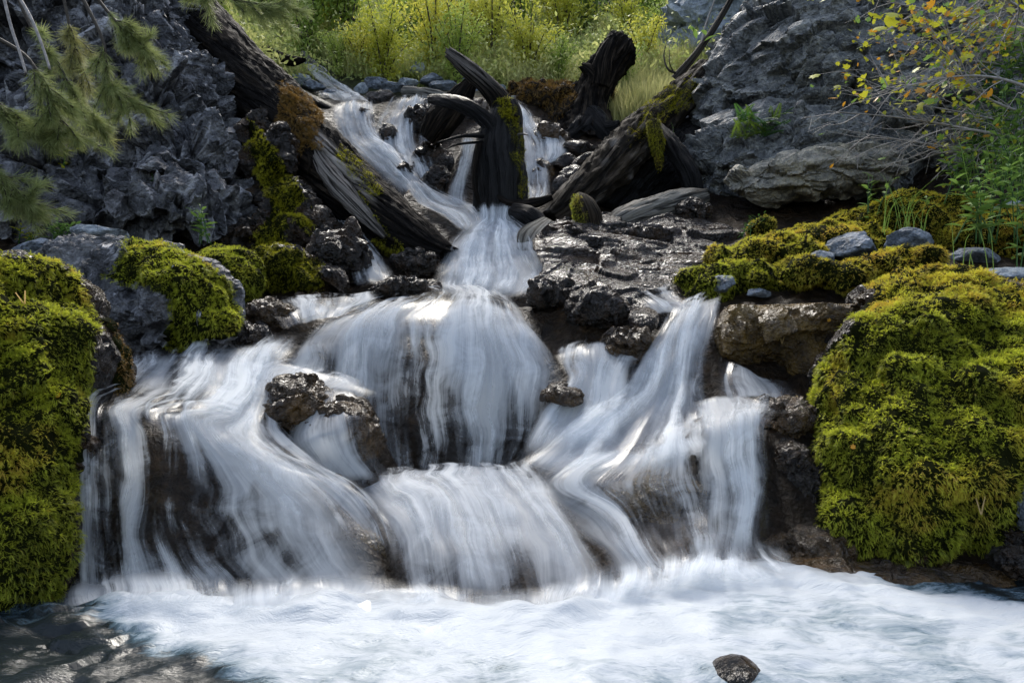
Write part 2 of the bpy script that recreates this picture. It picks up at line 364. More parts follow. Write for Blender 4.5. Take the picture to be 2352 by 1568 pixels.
# ------------------------------------------------------------------ instanced small growth (only for uncountable stuff)
def euler_from_axes(X, Y, Z):
    m00, m10, m20 = X[:, 0], X[:, 1], X[:, 2]
    m21, m22 = Y[:, 2], Z[:, 2]
    return np.stack([np.arctan2(m21, m22), np.arctan2(-m20, np.sqrt(m00**2+m10**2)), np.arctan2(m10, m00)], 1)
def scatter(name, pts, Z, scale, protos, parent=None, attrs=None, seed=0, X=None):
    """one object whose points carry instances of the proto meshes; Z: growth axis of each"""
    n = len(pts); r = np.random.default_rng(seed)
    Z = norm(Z)
    if X is None: X = r.normal(size=(n, 3))
    X = norm(X-(X*Z).sum(1, keepdims=True)*Z); Y = np.cross(Z, X)
    eu = euler_from_axes(X, Y, Z)
    off = np.array(parent.location) if parent is not None else np.array([pts[:, 0].mean(), pts[:, 1].mean(), pts[:, 2].min()])
    m = bpy.data.meshes.new(name); m.vertices.add(n); m.vertices.foreach_set('co', (pts-off).astype(np.float32).ravel())
    m.attributes.new('rot', 'FLOAT_VECTOR', 'POINT').data.foreach_set('vector', eu.astype(np.float32).ravel())
    m.attributes.new('scl', 'FLOAT', 'POINT').data.foreach_set('value', scale.astype(np.float32))
    m.attributes.new('pick', 'INT', 'POINT').data.foreach_set('value', r.integers(0, len(protos), n).astype(np.int32))
    for k, a in (attrs or {}).items():
        m.attributes.new(k, 'FLOAT', 'POINT').data.foreach_set('value', np.asarray(a, np.float32))
    o = link(name, m, parent)
    if parent is None: o.location = off
    key = tuple(p.name for p in protos)
    if key not in _trees:
        ng = bpy.data.node_groups.new('scatter', 'GeometryNodeTree')
        ng.interface.new_socket('Geometry', in_out='INPUT', socket_type='NodeSocketGeometry')
        ng.interface.new_socket('Geometry', in_out='OUTPUT', socket_type='NodeSocketGeometry')
        g = G(ng); gi = g.n('NodeGroupInput'); go = g.n('NodeGroupOutput')
        jn = g.n('GeometryNodeJoinGeometry')
        for p in reversed(protos):
            oi = g.n('GeometryNodeObjectInfo'); oi.inputs['Object'].default_value = p
            ti = g.n('GeometryNodeGeometryToInstance'); g.l(oi.outputs['Geometry'], ti.inputs[0]); g.l(ti.outputs[0], jn.inputs[0])
        mp = g.n('GeometryNodeMeshToPoints')
        ip = g.n('GeometryNodeInstanceOnPoints'); ip.inputs['Pick Instance'].default_value = True
        def na(nm, ty):
            a = g.n('GeometryNodeInputNamedAttribute'); a.data_type = ty; a.inputs[0].default_value = nm
            return a.outputs[0]
        g.l(gi.outputs[0], mp.inputs[0]); g.l(mp.outputs[0], ip.inputs['Points']); g.l(jn.outputs[0], ip.inputs['Instance'])
        g.l(na('pick', 'INT'), ip.inputs['Instance Index']); g.l(na('rot', 'FLOAT_VECTOR'), ip.inputs['Rotation']); g.l(na('scl', 'FLOAT'), ip.inputs['Scale'])
        g.l(ip.outputs[0], go.inputs[0]); _trees[key] = ng
    md = o.modifiers.new('growth', 'NODES'); md.node_group = _trees[key]
    return o
_trees = {}
def proto(name, V, Fc, mat, tip=None):
    m = mesh(name, V, Fc, mat, True, {'tip': tip} if tip is not None else None)
    o = bpy.data.objects.new(name, m); o.use_fake_user = True; return o

def frond(seed, L=1., pairs=6, wid=.26, curl=.5):
    "a feathery moss frond of unit length: curved stem with pairs of leaflets"
    r = random.Random(seed); V = []; Fc = []; tip = []
    def st(t):
        return np.array([curl*L*t*t*.6, 0, L*(t-.25*t*t)])
    n = 4
    for k in range(n+1):
        t = k/n; c = st(t); w_ = .035*(1-t)+.01
        V += [c+[0, -w_, 0], c+[0, w_, 0]]; tip += [t, t]
        if k: a = 2*k-2; Fc.append((a, a+1, a+3, a+2))
    for k in range(pairs):
        t = .18+.78*k/(pairs-1); c = st(t); l = wid*(1-.55*abs(t-.45)*1.6)*r.uniform(.8, 1.2)
        for s_ in (-1, 1):
            i = len(V)
            V += [c+[0, 0, -.03], c+[0.02, s_*l*.55, .085], c+[.05+r.uniform(-.03, .03), s_*l, .10+.05*r.random()], c+[0, 0, .045]]
            tip += [t, t, min(1, t+.15), t]; Fc.append((i, i+1, i+2, i+3))
    return V, Fc, tip
def build_protos(mat, tagname, base=0):
    return [proto('frond_'+tagname, *[x if j != 1 else x for j, x in enumerate(frond(base+k, curl=.25+.3*k, pairs=6))][:2], M[mat], frond(base+k, curl=.25+.3*k, pairs=6)[2]) for k in range(4)]
FR = {k: build_protos(k, k) for k in ('moss', 'mossdark', 'mossbrown')}

def sample_surface(V, Fc, n, seed, keep=None):
    "random points on a mesh: positions, normals"
    r = np.random.default_rng(seed); Q = Fc
    if Q.shape[1] == 4: Q = np.concatenate([Q[:, [0, 1, 2]], Q[:, [0, 2, 3]]])
    a, b, c = V[Q[:, 0]], V[Q[:, 1]], V[Q[:, 2]]; nn = np.cross(b-a, c-a); A = np.linalg.norm(nn, axis=1)
    if keep is not None: A = A*keep((a+b+c)/3, norm(nn))
    S = A.sum()
    if S <= 0: return np.zeros((0, 3)), np.zeros((0, 3)), 0
    i = r.choice(len(Q), n, p=A/S); u = r.random((n, 1)); v = r.random((n, 1)); f = u+v > 1
    u = np.where(f, 1-u, u); v = np.where(f, 1-v, v)
    return a[i]+(b[i]-a[i])*u+(c[i]-a[i])*v, norm(nn[i]), S/2
def moss_on(V, Fc, parent, poly, dens, size, seed, kind='moss', dry=None, name='moss', sag=.55, facing=True, ragged=.35, lift=0, bias=0.):
    """fronds growing on the part of a surface that is seen inside the outline; dens per square metre"""
    def keep(c, n):
        k = np.ones(len(c))
        if poly is not None:
            x, y = PX(c); j = fbm(c*5+seed, 3, seed)*28; x = x+j; y = y+j
            k = in_poly(x, y, poly).astype(float)
        nz = fbm(c*9+seed*3, 3, seed+5)
        k = k*np.clip(1+nz*2.*ragged*2, .12, 2.)
        if facing:                       # the growth the place shows: not the buried back side
            tc = norm(np.array([0, 0, CAMZ+.2])-c); k = k*((n*tc).sum(1) > -.3)
        return k
    _, _, S = sample_surface(V, Fc, 1, seed, keep)
    size = size*.47; n = int(min(140000, max(30, dens*4.8*S)))
    p, nn, _ = sample_surface(V, Fc, n, seed, keep)
    if len(p) == 0: return None
    r = np.random.default_rng(seed+1)
    clump = fbm(p*11, 3, seed+9)
    p = p+nn*(.25*size*r.random((n, 1))+lift)+nn*clump[:, None]*size*.5
    tuft = np.stack([vn(p*26/ (size/.035), seed+20+k) for k in range(3)], 1)
    Z = nn*1.0+np.array([0, -.12, -sag*.55])+tuft*1.1+r.normal(size=(n, 3))*.35
    Z[:, 2] += .35*np.clip(nn[:, 2], 0, 1)
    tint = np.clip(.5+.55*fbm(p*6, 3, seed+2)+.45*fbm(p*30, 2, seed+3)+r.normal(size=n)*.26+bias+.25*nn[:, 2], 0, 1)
    d = fbm(p*3.2+5, 4, seed+4)
    dr = np.clip(sm(d, .05, .38)*.9+(r.random(n) < .05)*.5, 0, 1)
    if dry is not None: dr = np.clip(dry(p, nn, dr), 0, 1)
    sc_ = size*r.uniform(.55, 1.25, n)*(1+.35*clump)
    o = scatter(name, p, Z, sc_, FR[kind], parent, {'tint': tint, 'dry': dr}, seed, X=np.tile([0, -.2, -1.], (n, 1))+r.normal(size=(n, 3))*.5)
    tag(o, kind='stuff'); return o

# ------------------------------------------------------------------ rocks
def polyrock(seed, n=4, planes=14, rough=.05, squash=(1, 1, 1), sharp=.0):
    "angular stone: unit ball cut by random planes, then worn by noise"
    V, Fc = ico(n); r = np.random.default_rng(seed)
    N = norm(r.normal(size=(planes, 3))); D = r.uniform(.62, .95, planes)
    t = V@N.T; rad = np.where(t > .05, D/np.maximum(t, .05), 9).min(1); rad = np.minimum(rad, 1.12)
    W = V*rad[:, None]
    W = W*(1+rough*fbm(W*2.4+seed, 4, seed)[:, None]+rough*.6*ridged(W*5+seed, 3, seed+4)[:, None]-rough*.4)
    return W*np.array(squash), Fc
def rotz(V, a, ax=2):
    c, s = math.cos(a), math.sin(a); i, j = [(1, 2), (0, 2), (0, 1)][ax]; W = V.copy()
    W[:, i] = c*V[:, i]-s*V[:, j]; W[:, j] = s*V[:, i]+c*V[:, j]; return W
def rock(name, px, py, d, rx, ry, rd, seed, mat, label, cat='rock', group=None, n=4, planes=14, rough=.07, tilt=0., parent=None, yaw=0., soft=False):
    V, Fc = polyrock(seed, n, planes, rough)
    V = V/np.abs(V).max(0); V = V*np.array([rx/F*d, rd, ry/F*d])
    V = rotz(V, tilt, 1); V = rotz(V, yaw, 2); V = V+P(px, py, d)
    o = obj(name, V, Fc, M[mat], parent, smooth=soft, attrs={'ridge': sm(ridged(V*14+seed, 2, seed), .35, .8)})
    if parent is None: tag(o, label, cat, group)
    o['_'] = 0; del o['_']
    return o, V, Fc

def blob(ells, voxel, smooth=4):
    "union of ellipsoids remeshed to one skin: (px,py,d, rx_px, ry_px, rdepth, tilt)"
    Vs = []; Fs = []; k = 0
    for e in ells:
        px, py, d, rx, ry, rd = e[:6]; tl = e[6] if len(e) > 6 else 0; lean = e[7] if len(e) > 7 else 0
        V, Fc = ico(4); V = V*np.array([rx/F*d, rd, ry/F*d]); V = rotz(V, tl, 1); V = rotz(V, lean, 0)+P(px, py, d)
        Vs.append(V); Fs.append(Fc+k); k += len(V)
    m = mesh('tmp', np.concatenate(Vs), np.concatenate(Fs)); o = link('tmp', m)
    r = o.modifiers.new('r', 'REMESH'); r.mode = 'VOXEL'; r.voxel_size = voxel
    s = o.modifiers.new('s', 'SMOOTH'); s.factor = .6; s.iterations = smooth
    dg = bpy.context.evaluated_depsgraph_get(); ev = o.evaluated_get(dg); em = ev.to_mesh()
    V = np.empty(len(em.vertices)*3); em.vertices.foreach_get('co', V); V = V.reshape(-1, 3)
    q = np.empty(len(em.loops), np.int32); em.loops.foreach_get('vertex_index', q); Fc = q.reshape(-1, 4) if len(em.loops) == 4*len(em.polygons) else None
    ev.to_mesh_clear(); bpy.data.objects.remove(o); bpy.data.meshes.remove(m)
    return V, Fc.astype(np.int64)
RIDGE = {}
def crag(V, Fc, amp, freq, seed, tilt=1.2, crack=.3, fine=.25, stretch=(1, 1, 1)):
    N = vnormals(V, Fc); S = np.array(stretch)
    q = V*S*freq+seed; q = q+.35*np.stack([vn(q*.8, seed+k) for k in range(3)], 1)
    a, e = facet(q, seed, tilt); a2, e2 = facet(q*2.4+4, seed+3, tilt)
    r1 = 1-np.abs(vn(q*1.7+9, seed+40))*2.4; r2 = 1-np.abs(vn(q*4.1+2, seed+41))*2.4
    h = a+.5*a2+.5*fbm(q*.5, 3, seed+8)-crack*(1-sm(e, 0, .12))-crack*.35*(1-sm(e2, 0, .12))+fine*(r1-.3)+fine*.45*(r2-.3)
    RIDGE['a'] = np.clip(.55*sm(r1, .55, 1.)+.45*sm(r2, .5, 1.)+.5*sm(a, .15, .6)*sm(r2, .3, .9), 0, 1)
    return V+N*(amp*h)[:, None]+np.stack([vn(q*2, seed+70+k) for k in range(3)], 1)*amp*.3
def cull(V, Fc, at):
    "drop what no one near the camera could see: far outside the frame, or the buried back"
    c = V[Fc].mean(1); x, y = PX(c); n = np.cross(V[Fc[:, 2]]-V[Fc[:, 0]], V[Fc[:, 3]]-V[Fc[:, 1]]); n = norm(n); t = norm(np.array([0, 0, CAMZ])-c)
    k = (x > -350) & (x < 2700) & (y > -350) & (y < 1800) & ((n*t).sum(1) > -.45)
    F2 = Fc[k]; u = np.unique(F2); mp = -np.ones(len(V), int); mp[u] = np.arange(len(u))
    return V[u], mp[F2], at[u]

# ------------------------------------------------------------------ logs and stems
def tube(pts, rad, nseg=24, nring=60, grain=.12, seed=0, jag=.0, twist=.5, flat_=1., lump=.15, gf=5.):
    """tapered stem through points; ridges run along its grain; returns V,F,uv"""
    pts = np.asarray(pts, float); c = crom(pts, nring); r = crom(np.asarray(rad, float)[:, None], nring)[:, 0]
    T = norm(np.gradient(c, axis=0)); L = np.concatenate([[0], np.cumsum(np.linalg.norm(np.diff(c, axis=0), axis=1))])
    ref = np.array([0., -1., .25]) if abs(T[0] @ norm(np.array([0., -1., .25]))) < .9 else np.array([1., 0, 0])
    A = norm(np.cross(T, ref)); B = np.cross(T, A)
    th = np.linspace(0, 2*math.pi, nseg, endpoint=False)
    TH, I = np.meshgrid(th, np.arange(nring))
    TT = TH+twist*L[I]
    q = np.stack([np.cos(TT)*gf*.5, np.sin(TT)*gf*.5, L[I]*1.2+seed], -1).reshape(-1, 3)
    g = ridged(q*1.3, 3, seed).reshape(TH.shape)-.35+.5*(ridged(q*np.array([3.4, 3.4, 1.2]), 2, seed+9).reshape(TH.shape)-.35) if grain else 0*TH; g2 = fbm(np.stack([np.cos(TH)*1.1, np.sin(TH)*1.1, L[I]*2.2+seed*3], -1).reshape(-1, 3), 3, seed+3).reshape(TH.shape)
    rr = r[I]*(1+grain*g+lump*g2)
    V = c[I]+A[I]*(rr*np.cos(TH))[..., None]+B[I]*(rr*np.sin(TH)*flat_)[..., None]
    if jag:
        e = vn(np.stack([np.cos(th)*2.5, np.sin(th)*2.5, th*0+seed], 1), seed)+.6*vn(np.stack([np.cos(th)*7, np.sin(th)*7, th*0+seed], 1), seed+1)
        V[-1] += T[-1]*(e*jag)[:, None]; V[-2] += T[-1]*(e*jag*.6)[:, None]
    V = V.reshape(-1, 3)
    a = np.arange(nring*nseg).reshape(nring, nseg); b_ = np.roll(a, -1, 1)
    Fc = np.stack([a[:-1], b_[:-1], b_[1:], a[1:]], -1).reshape(-1, 4)
    k = len(V); V = np.concatenate([V, c[:1]-T[:1]*.0, c[-1:]-T[-1:]*r[-1]*.6])
    s0 = np.stack([np.full(nseg, k), b_[0], a[0], np.full(nseg, k)], 1); s1 = np.stack([np.full(nseg, k+1), a[-1], b_[-1], np.full(nseg, k+1)], 1)
    uv = np.stack([(TT/(2*math.pi)), L[I]], -1).reshape(-1, 2); uv = np.concatenate([uv, [[0, 0], [0, L[-1]]]])
    faces = [tuple(f) for f in Fc.tolist()]+[tuple(f[:3]) for f in s0.tolist()]+[tuple(f[:3]) for f in s1.tolist()]
    return V, Fc, faces, uv
def stem_obj(name, pts, rad, mat, parent=None, pale=None, **k):
    V, Fq, faces, uv = tube(pts, rad, **k)
    o = obj(name, V, faces, M[mat], parent, uv=uv, attrs={'pale': pale(V) if pale else np.zeros(len(V))})
    return o, V, Fq

# ================================================================== WATER SHEETS (rows run downstream; each row left to right: px, py, d, foam)
SHEETS = {
 'left_fan': [
  [(300, 838, 2.75, 0.40), (365, 820, 2.82, 0.50), (430, 808, 2.9, 0.60), (495, 802, 2.95, 0.50), (560, 800, 3, 0.60), (630, 795, 3.05, 0.50), (700, 790, 3.1, 0.50)],
  [(262, 880, 2.5, 0.40), (330, 872, 2.56, 0.80), (400, 868, 2.62, 0.60), (460, 866, 2.66, 0.90), (520, 868, 2.7, 0.75), (580, 866, 2.75, 0.95), (640, 865, 2.8, 0.80)],
  [(215, 915, 2.3, 0.15), (270, 920, 2.3, 0.20), (330, 925, 2.3, 0.25), (400, 932, 2.31, 0.50), (470, 945, 2.35, 0.85), (540, 965, 2.37, 0.95), (600, 985, 2.4, 0.80)],
  [(206, 952, 2.17, 0.50), (240, 950, 2.17, 0.20), (285, 950, 2.17, 0.85), (335, 952, 2.17, 0.75), (400, 962, 2.18, 0.90), (480, 990, 2.2, 0.90), (640, 1065, 2.25, 0.65)],
  [(198, 1010, 2.1, 0.50), (240, 1012, 2.1, 0.20), (300, 1012, 2.1, 0.70), (360, 1018, 2.1, 0.35), (425, 1030, 2.12, 0.80), (530, 1062, 2.14, 0.90), (760, 1120, 2.18, 0.55)],
  [(191, 1180, 2.04, 0.42), (240, 1180, 2.04, 0.15), (300, 1180, 2.03, 0.25), (365, 1180, 2.03, 0.12), (440, 1180, 2.04, 0.39), (590, 1190, 2.05, 0.21), (850, 1235, 2.08, 0.18)],
  [(188, 1280, 2, 0.35), (245, 1280, 2, 0.12), (310, 1280, 1.99, 0.15), (385, 1280, 1.99, 0.20), (480, 1280, 1.99, 0.30), (640, 1285, 1.99, 0.33), (880, 1310, 2, 0.15)],
  [(185, 1385, 1.98, 0.35), (250, 1385, 1.97, 0.25), (330, 1385, 1.96, 0.20), (420, 1385, 1.95, 0.30), (540, 1385, 1.94, 0.45), (700, 1385, 1.93, 0.50), (905, 1385, 1.93, 0.30)]],
 'center_mound': [
  [(800, 1105, 2.62, .6), (960, 1082, 2.7, .8), (1100, 1080, 2.7, .9), (1230, 1070, 2.68, .8)],
  [(805, 1140, 2.45, .8), (960, 1112, 2.5, 1.05), (1110, 1108, 2.5, 1.1), (1260, 1110, 2.48, .9)],
  [(860, 1200, 2.25, .85), (1000, 1170, 2.28, 1.1), (1160, 1180, 2.28, 1.1), (1310, 1200, 2.27, .85)],
  [(895, 1290, 2.08, .6), (1040, 1270, 2.08, .8), (1200, 1280, 2.08, .75), (1370, 1290, 2.1, .85)],
  [(900, 1390, 1.96, .45), (1060, 1400, 1.93, .5), (1230, 1400, 1.93, .4), (1420, 1370, 1.97, .8)]],
 'dome': [
  [(850, 692, 3.8, 0.20), (890, 684, 3.8, 0.30), (925, 678, 3.8, 0.30), (960, 672, 3.8, 0.30), (1000, 669, 3.8, 0.40), (1040, 668, 3.8, 0.50), (1080, 668, 3.8, 0.40), (1125, 671, 3.8, 0.40), (1170, 675, 3.8, 0.30)],
  [(790, 718, 3.42, 0.18), (850, 702, 3.42, 0.14), (910, 692, 3.42, 0.18), (970, 688, 3.42, 0.09), (1020, 687, 3.42, 0.18), (1070, 688, 3.42, 0.23), (1120, 694, 3.42, 0.16), (1165, 708, 3.42, 0.23), (1205, 730, 3.42, 0.18)],
  [(700, 785, 3.1, 0.79), (770, 765, 3.12, 0.68), (835, 752, 3.14, 1.05), (900, 745, 3.15, 0.79), (970, 745, 3.15, 0.37), (1050, 745, 3.15, 1.10), (1120, 750, 3.15, 0.79), (1190, 768, 3.15, 1.05), (1262, 800, 3.15, 0.73)],
  [(650, 835, 2.95, 0.75), (730, 845, 2.96, 0.55), (810, 850, 2.98, 0.85), (890, 850, 2.98, 0.55), (970, 850, 2.98, 0.22), (1050, 850, 2.98, 0.85), (1130, 850, 2.98, 0.50), (1215, 860, 2.99, 0.85), (1300, 880, 3, 0.60)],
  [(615, 868, 2.88, 0.60), (720, 930, 2.88, 0.40), (815, 970, 2.88, 0.60), (895, 980, 2.88, 0.30), (975, 980, 2.88, 0.15), (1055, 980, 2.88, 0.50), (1135, 980, 2.88, 0.30), (1215, 975, 2.9, 0.50), (1292, 960, 2.92, 0.50)],
  [(575, 905, 2.8, 0.30), (720, 1030, 2.8, 0.40), (840, 1110, 2.79, 0.50), (910, 1118, 2.8, 0.25), (980, 1120, 2.8, 0.15), (1050, 1120, 2.8, 0.25), (1120, 1118, 2.8, 0.20), (1170, 1110, 2.8, 0.25), (1215, 1095, 2.82, 0.40)]],
 'foam_left': [
  [(150, 1345, 1.93, .3), (260, 1330, 1.93, .35), (400, 1325, 1.92, .45), (560, 1330, 1.91, .5), (720, 1325, 1.9, .5), (930, 1335, 1.9, .5)],
  [(140, 1385, 1.84, .4), (260, 1378, 1.84, .5), (400, 1372, 1.83, .6), (560, 1372, 1.83, .65), (720, 1375, 1.82, .65), (930, 1380, 1.82, .65)],
  [(130, 1432, 1.7, .3), (260, 1432, 1.7, .4), (400, 1430, 1.69, .5), (560, 1430, 1.69, .6), (720, 1430, 1.69, .6), (930, 1430, 1.7, .6)]],
 'foam_right': [
  [(900, 1335, 1.91, .5), (1100, 1350, 1.87, .5), (1280, 1350, 1.87, .55), (1430, 1290, 1.99, .65), (1600, 1262, 2.08, .55), (1800, 1250, 2.12, .3)],
  [(900, 1385, 1.82, .65), (1100, 1400, 1.79, .6), (1280, 1400, 1.79, .7), (1430, 1355, 1.88, .75), (1600, 1315, 1.99, .65), (1820, 1305, 2.02, .4)],
  [(900, 1435, 1.7, .6), (1100, 1450, 1.67, .6), (1280, 1450, 1.67, .6), (1430, 1415, 1.73, .7), (1600, 1380, 1.82, .6), (1850, 1365, 1.85, .4)]],
 'mid_shelf_left': [
  [(620, 835, 2.95, .3), (700, 850, 2.9, .6), (830, 880, 2.85, .3)],
  [(520, 880, 2.75, .9), (640, 880, 2.75, .9), (860, 920, 2.72, .5)],
  [(480, 950, 2.5, .9), (590, 960, 2.5, .8), (640, 990, 2.5, .3)],
  [(520, 1030, 2.3, .9), (640, 1060, 2.33, .75), (760, 1100, 2.35, .5)],
  [(640, 1120, 2.15, .6), (800, 1170, 2.2, .7), (880, 1200, 2.2, .6)],
  [(760, 1250, 2.05, .3), (860, 1270, 2.08, .35), (905, 1330, 2.05, .1)]],
 'boulder_veil': [
  [(690, 930, 2.62, .0), (760, 900, 2.64, .1), (830, 910, 2.64, .1)],
  [(660, 1010, 2.47, .1), (760, 980, 2.44, .3), (850, 960, 2.5, .1)],
  [(680, 1050, 2.42, .3), (770, 1020, 2.4, .55), (870, 1040, 2.5, .2)],
  [(740, 1110, 2.42, .3), (820, 1110, 2.42, .5), (910, 1110, 2.5, .5)]],
 'right_chute': [
  [(1540, 712, 3.42, 0.40), (1570, 705, 3.42, 0.50), (1600, 698, 3.42, 0.50), (1630, 692, 3.42, 0.45), (1660, 686, 3.42, 0.35)],
  [(1500, 775, 3.16, 0.70), (1535, 758, 3.16, 0.80), (1570, 745, 3.16, 0.90), (1610, 738, 3.16, 0.75), (1650, 735, 3.16, 0.50)],
  [(1455, 850, 3, 0.80), (1500, 838, 3, 0.90), (1545, 828, 3, 1.00), (1590, 820, 3, 0.85), (1630, 815, 3, 0.55)],
  [(1405, 920, 2.86, 0.75), (1461.5, 922, 2.86, 0.85), (1513, 920, 2.86, 1.05), (1569.5, 912, 2.86, 0.90), (1620, 905, 2.86, 0.50)],
  [(1320, 980, 2.72, 0.70), (1405.5, 985, 2.7, 0.85), (1481, 985, 2.69, 1.00), (1566.5, 975, 2.71, 0.92), (1647, 950, 2.75, 0.52)],
  [(1235, 1035, 2.6, 0.85), (1338.5, 1048, 2.55, 0.85), (1442, 1050, 2.52, 0.80), (1555.5, 1035, 2.53, 0.77), (1674, 1005, 2.55, 0.47)],
  [(1175, 1085, 2.5, 0.90), (1280, 1105, 2.44, 0.80), (1395, 1115, 2.4, 0.60), (1530, 1100, 2.4, 0.57), (1690, 1060, 2.42, 0.42)]],
 'right_fan': [
  [(1235, 1035, 2.55, 0.6), (1390, 1040, 2.51, 0.6), (1480, 1040, 2.5, 0.6), (1570, 1025, 2.5, 0.5), (1680, 1000, 2.52, 0.3)],
  [(1205, 1110, 2.42, 0.8), (1310, 1115, 2.39, 0.6), (1470, 1110, 2.37, 0.45), (1575, 1100, 2.37, 0.3), (1690, 1080, 2.4, 0.3)],
  [(1235, 1195, 2.27, 0.8), (1395, 1200, 2.26, 0.5), (1485, 1200, 2.25, 0.25), (1590, 1190, 2.25, 0.2), (1710, 1175, 2.27, 0.3)],
  [(1370, 1270, 2.15, 0.85), (1440, 1275, 2.14, 0.55), (1520, 1270, 2.14, 0.35), (1615, 1260, 2.14, 0.3), (1740, 1245, 2.16, 0.25)],
  [(1385, 1340, 2.05, 0.8), (1490, 1338, 2.05, 0.5), (1565, 1332, 2.05, 0.4), (1655, 1322, 2.05, 0.35), (1770, 1305, 2.08, 0.25)]],
 'right_curtain': [
  [(1590, 925, 2.68, 0.20), (1700, 915, 2.68, 0.16), (1850, 905, 2.66, 0.13)],
  [(1595, 960, 2.5, 0.29), (1700, 960, 2.5, 0.26), (1850, 945, 2.5, 0.13)],
  [(1600, 1000, 2.38, 0.39), (1700, 985, 2.38, 0.45), (1760, 985, 2.4, 0.33)],
  [(1600, 1110, 2.28, 0.29), (1700, 1110, 2.28, 0.39), (1775, 1110, 2.3, 0.26)],
  [(1610, 1300, 2.12, 0.26), (1700, 1300, 2.12, 0.26), (1765, 1290, 2.15, 0.20)]],
 'plinth_drip': [
  [(1645, 815, 2.98, .2), (1700, 850, 2.93, .2), (1800, 880, 2.9, .1)],
  [(1640, 870, 2.86, .35), (1700, 880, 2.84, .3), (1830, 895, 2.82, .15)],
  [(1640, 930, 2.74, .5), (1720, 925, 2.74, .35), (1850, 915, 2.74, .15)]],
 'step_fall': [
  [(1270, 820, 3.1, .1), (1380, 790, 3.15, .25), (1470, 840, 3.05, .3)],
  [(1285, 850, 3.0, .3), (1370, 830, 3.0, .6), (1450, 850, 2.98, .5)],
  [(1300, 890, 2.9, .6), (1370, 880, 2.9, .85), (1440, 900, 2.88, .8)],
  [(1240, 960, 2.78, .8), (1340, 960, 2.75, .7), (1430, 960, 2.75, .9)],
  [(1190, 1060, 2.62, .9), (1300, 1050, 2.58, .8), (1420, 1040, 2.58, .9)]],
 'right_feed': [
  [(1430, 668, 3.7, .3), (1470, 664, 3.7, .4), (1550, 668, 3.7, .3)],
  [(1455, 695, 3.5, .35), (1500, 695, 3.5, .5), (1590, 690, 3.5, .3)],
  [(1490, 735, 3.35, .5), (1540, 730, 3.35, .7), (1620, 715, 3.35, .5)]],
 'left_feed': [
  [(560, 700, 3.35, .0), (680, 690, 3.5, .5), (800, 690, 3.6, .6), (870, 690, 3.7, .5)],
  [(610, 720, 3.2, .1), (690, 712, 3.3, .6), (790, 712, 3.4, .7), (880, 700, 3.5, .3)],
  [(650, 760, 3.12, .1), (700, 750, 3.18, .45), (770, 740, 3.25, .5), (830, 720, 3.35, .2)]],
 'plunge': [
  [(1097, 478, 5.05, 1.04), (1140, 476, 5.05, 1.17), (1186, 478, 5.05, 1.04)],
  [(1097, 520, 4.95, 1.04), (1140, 520, 4.95, 0.98), (1186, 518, 4.95, 0.78)],
  [(1061, 545, 4.75, 1.17), (1140, 540, 4.75, 1.30), (1219, 545, 4.75, 1.04)],
  [(1024, 575, 4.5, 1.30), (1140, 560, 4.5, 1.49), (1259, 575, 4.5, 1.17)],
  [(1005, 620, 4.25, 1.23), (1140, 612, 4.25, 1.43), (1305, 608, 4.25, 1.17)],
  [(989, 660, 4, 0.91), (1140, 665, 4, 1.17), (1316, 635, 4, 0.91)],
  [(980, 685, 3.8, 0.39), (1130, 690, 3.78, 0.65), (1250, 690, 3.78, 0.45)]],
 'upper_pool_left': [
  [(930, 430, 5.6, 0.61), (950, 415, 5.65, 0.51), (975, 430, 5.65, 0.30)],
  [(955, 465, 5.4, 0.81), (1000, 470, 5.45, 0.61), (1080, 474, 5.5, 0.51)],
  [(1010, 500, 5.15, 0.81), (1060, 495, 5.2, 0.91), (1110, 486, 5.2, 0.72)],
  [(1060, 540, 4.9, 0.61), (1090, 535, 4.9, 0.91), (1120, 530, 4.9, 0.61)]],
 'plunge_right': [
  [(1180, 520, 4.9, 0.23), (1215, 505, 4.9, 0.31), (1250, 505, 4.9, 0.16)],
  [(1190, 545, 4.7, 0.62), (1220, 530, 4.72, 0.47), (1250, 520, 4.8, 0.16)],
  [(1180, 575, 4.55, 0.62), (1205, 570, 4.55, 0.39), (1225, 570, 4.6, 0.08)]],
 'upper_fall_a': [
  [(780, 235, 7, 0.63), (822, 232, 7.05, 0.74), (860, 240, 7.05, 0.42)],
  [(759, 270, 6.7, 0.84), (822, 270, 6.7, 0.89), (865, 280, 6.7, 0.42)],
  [(781, 330, 6.4, 0.94), (842, 320, 6.4, 0.94), (885, 330, 6.4, 0.53)],
  [(816, 365, 6.15, 0.94), (882, 355, 6.15, 0.84), (930, 360, 6.15, 0.53)],
  [(870, 415, 5.9, 0.84), (932, 405, 5.9, 0.78), (975, 410, 5.9, 0.42)],
  [(916, 450, 5.65, 0.84), (967, 455, 5.7, 0.63), (1010, 465, 5.75, 0.22)]],
 'upper_fall_b': [
  [(905, 235, 7.2, 0.42), (945, 222, 7.25, 0.63), (990, 232, 7.2, 0.42)],
  [(885, 262, 6.95, 0.74), (935, 245, 7.0, 0.89), (985, 262, 7.0, 0.42)],
  [(860, 300, 6.7, 0.63), (920, 290, 6.72, 0.94), (960, 300, 6.75, 0.31)],
  [(860, 345, 6.4, 0.63), (925, 345, 6.4, 0.89), (970, 345, 6.45, 0.53)],
  [(890, 390, 6.1, 0.63), (950, 385, 6.1, 0.84), (1000, 380, 6.15, 0.27)],
  [(930, 440, 5.85, 0.53), (975, 440, 5.85, 0.53), (1020, 440, 5.9, 0.16)]],
 'upper_fall_c': [
  [(952, 250, 6.95, 0.22), (965, 245, 6.95, 0.84), (978, 250, 6.95, 0.22)],
  [(958, 290, 6.85, 0.31), (968, 290, 6.85, 0.84), (978, 290, 6.85, 0.22)],
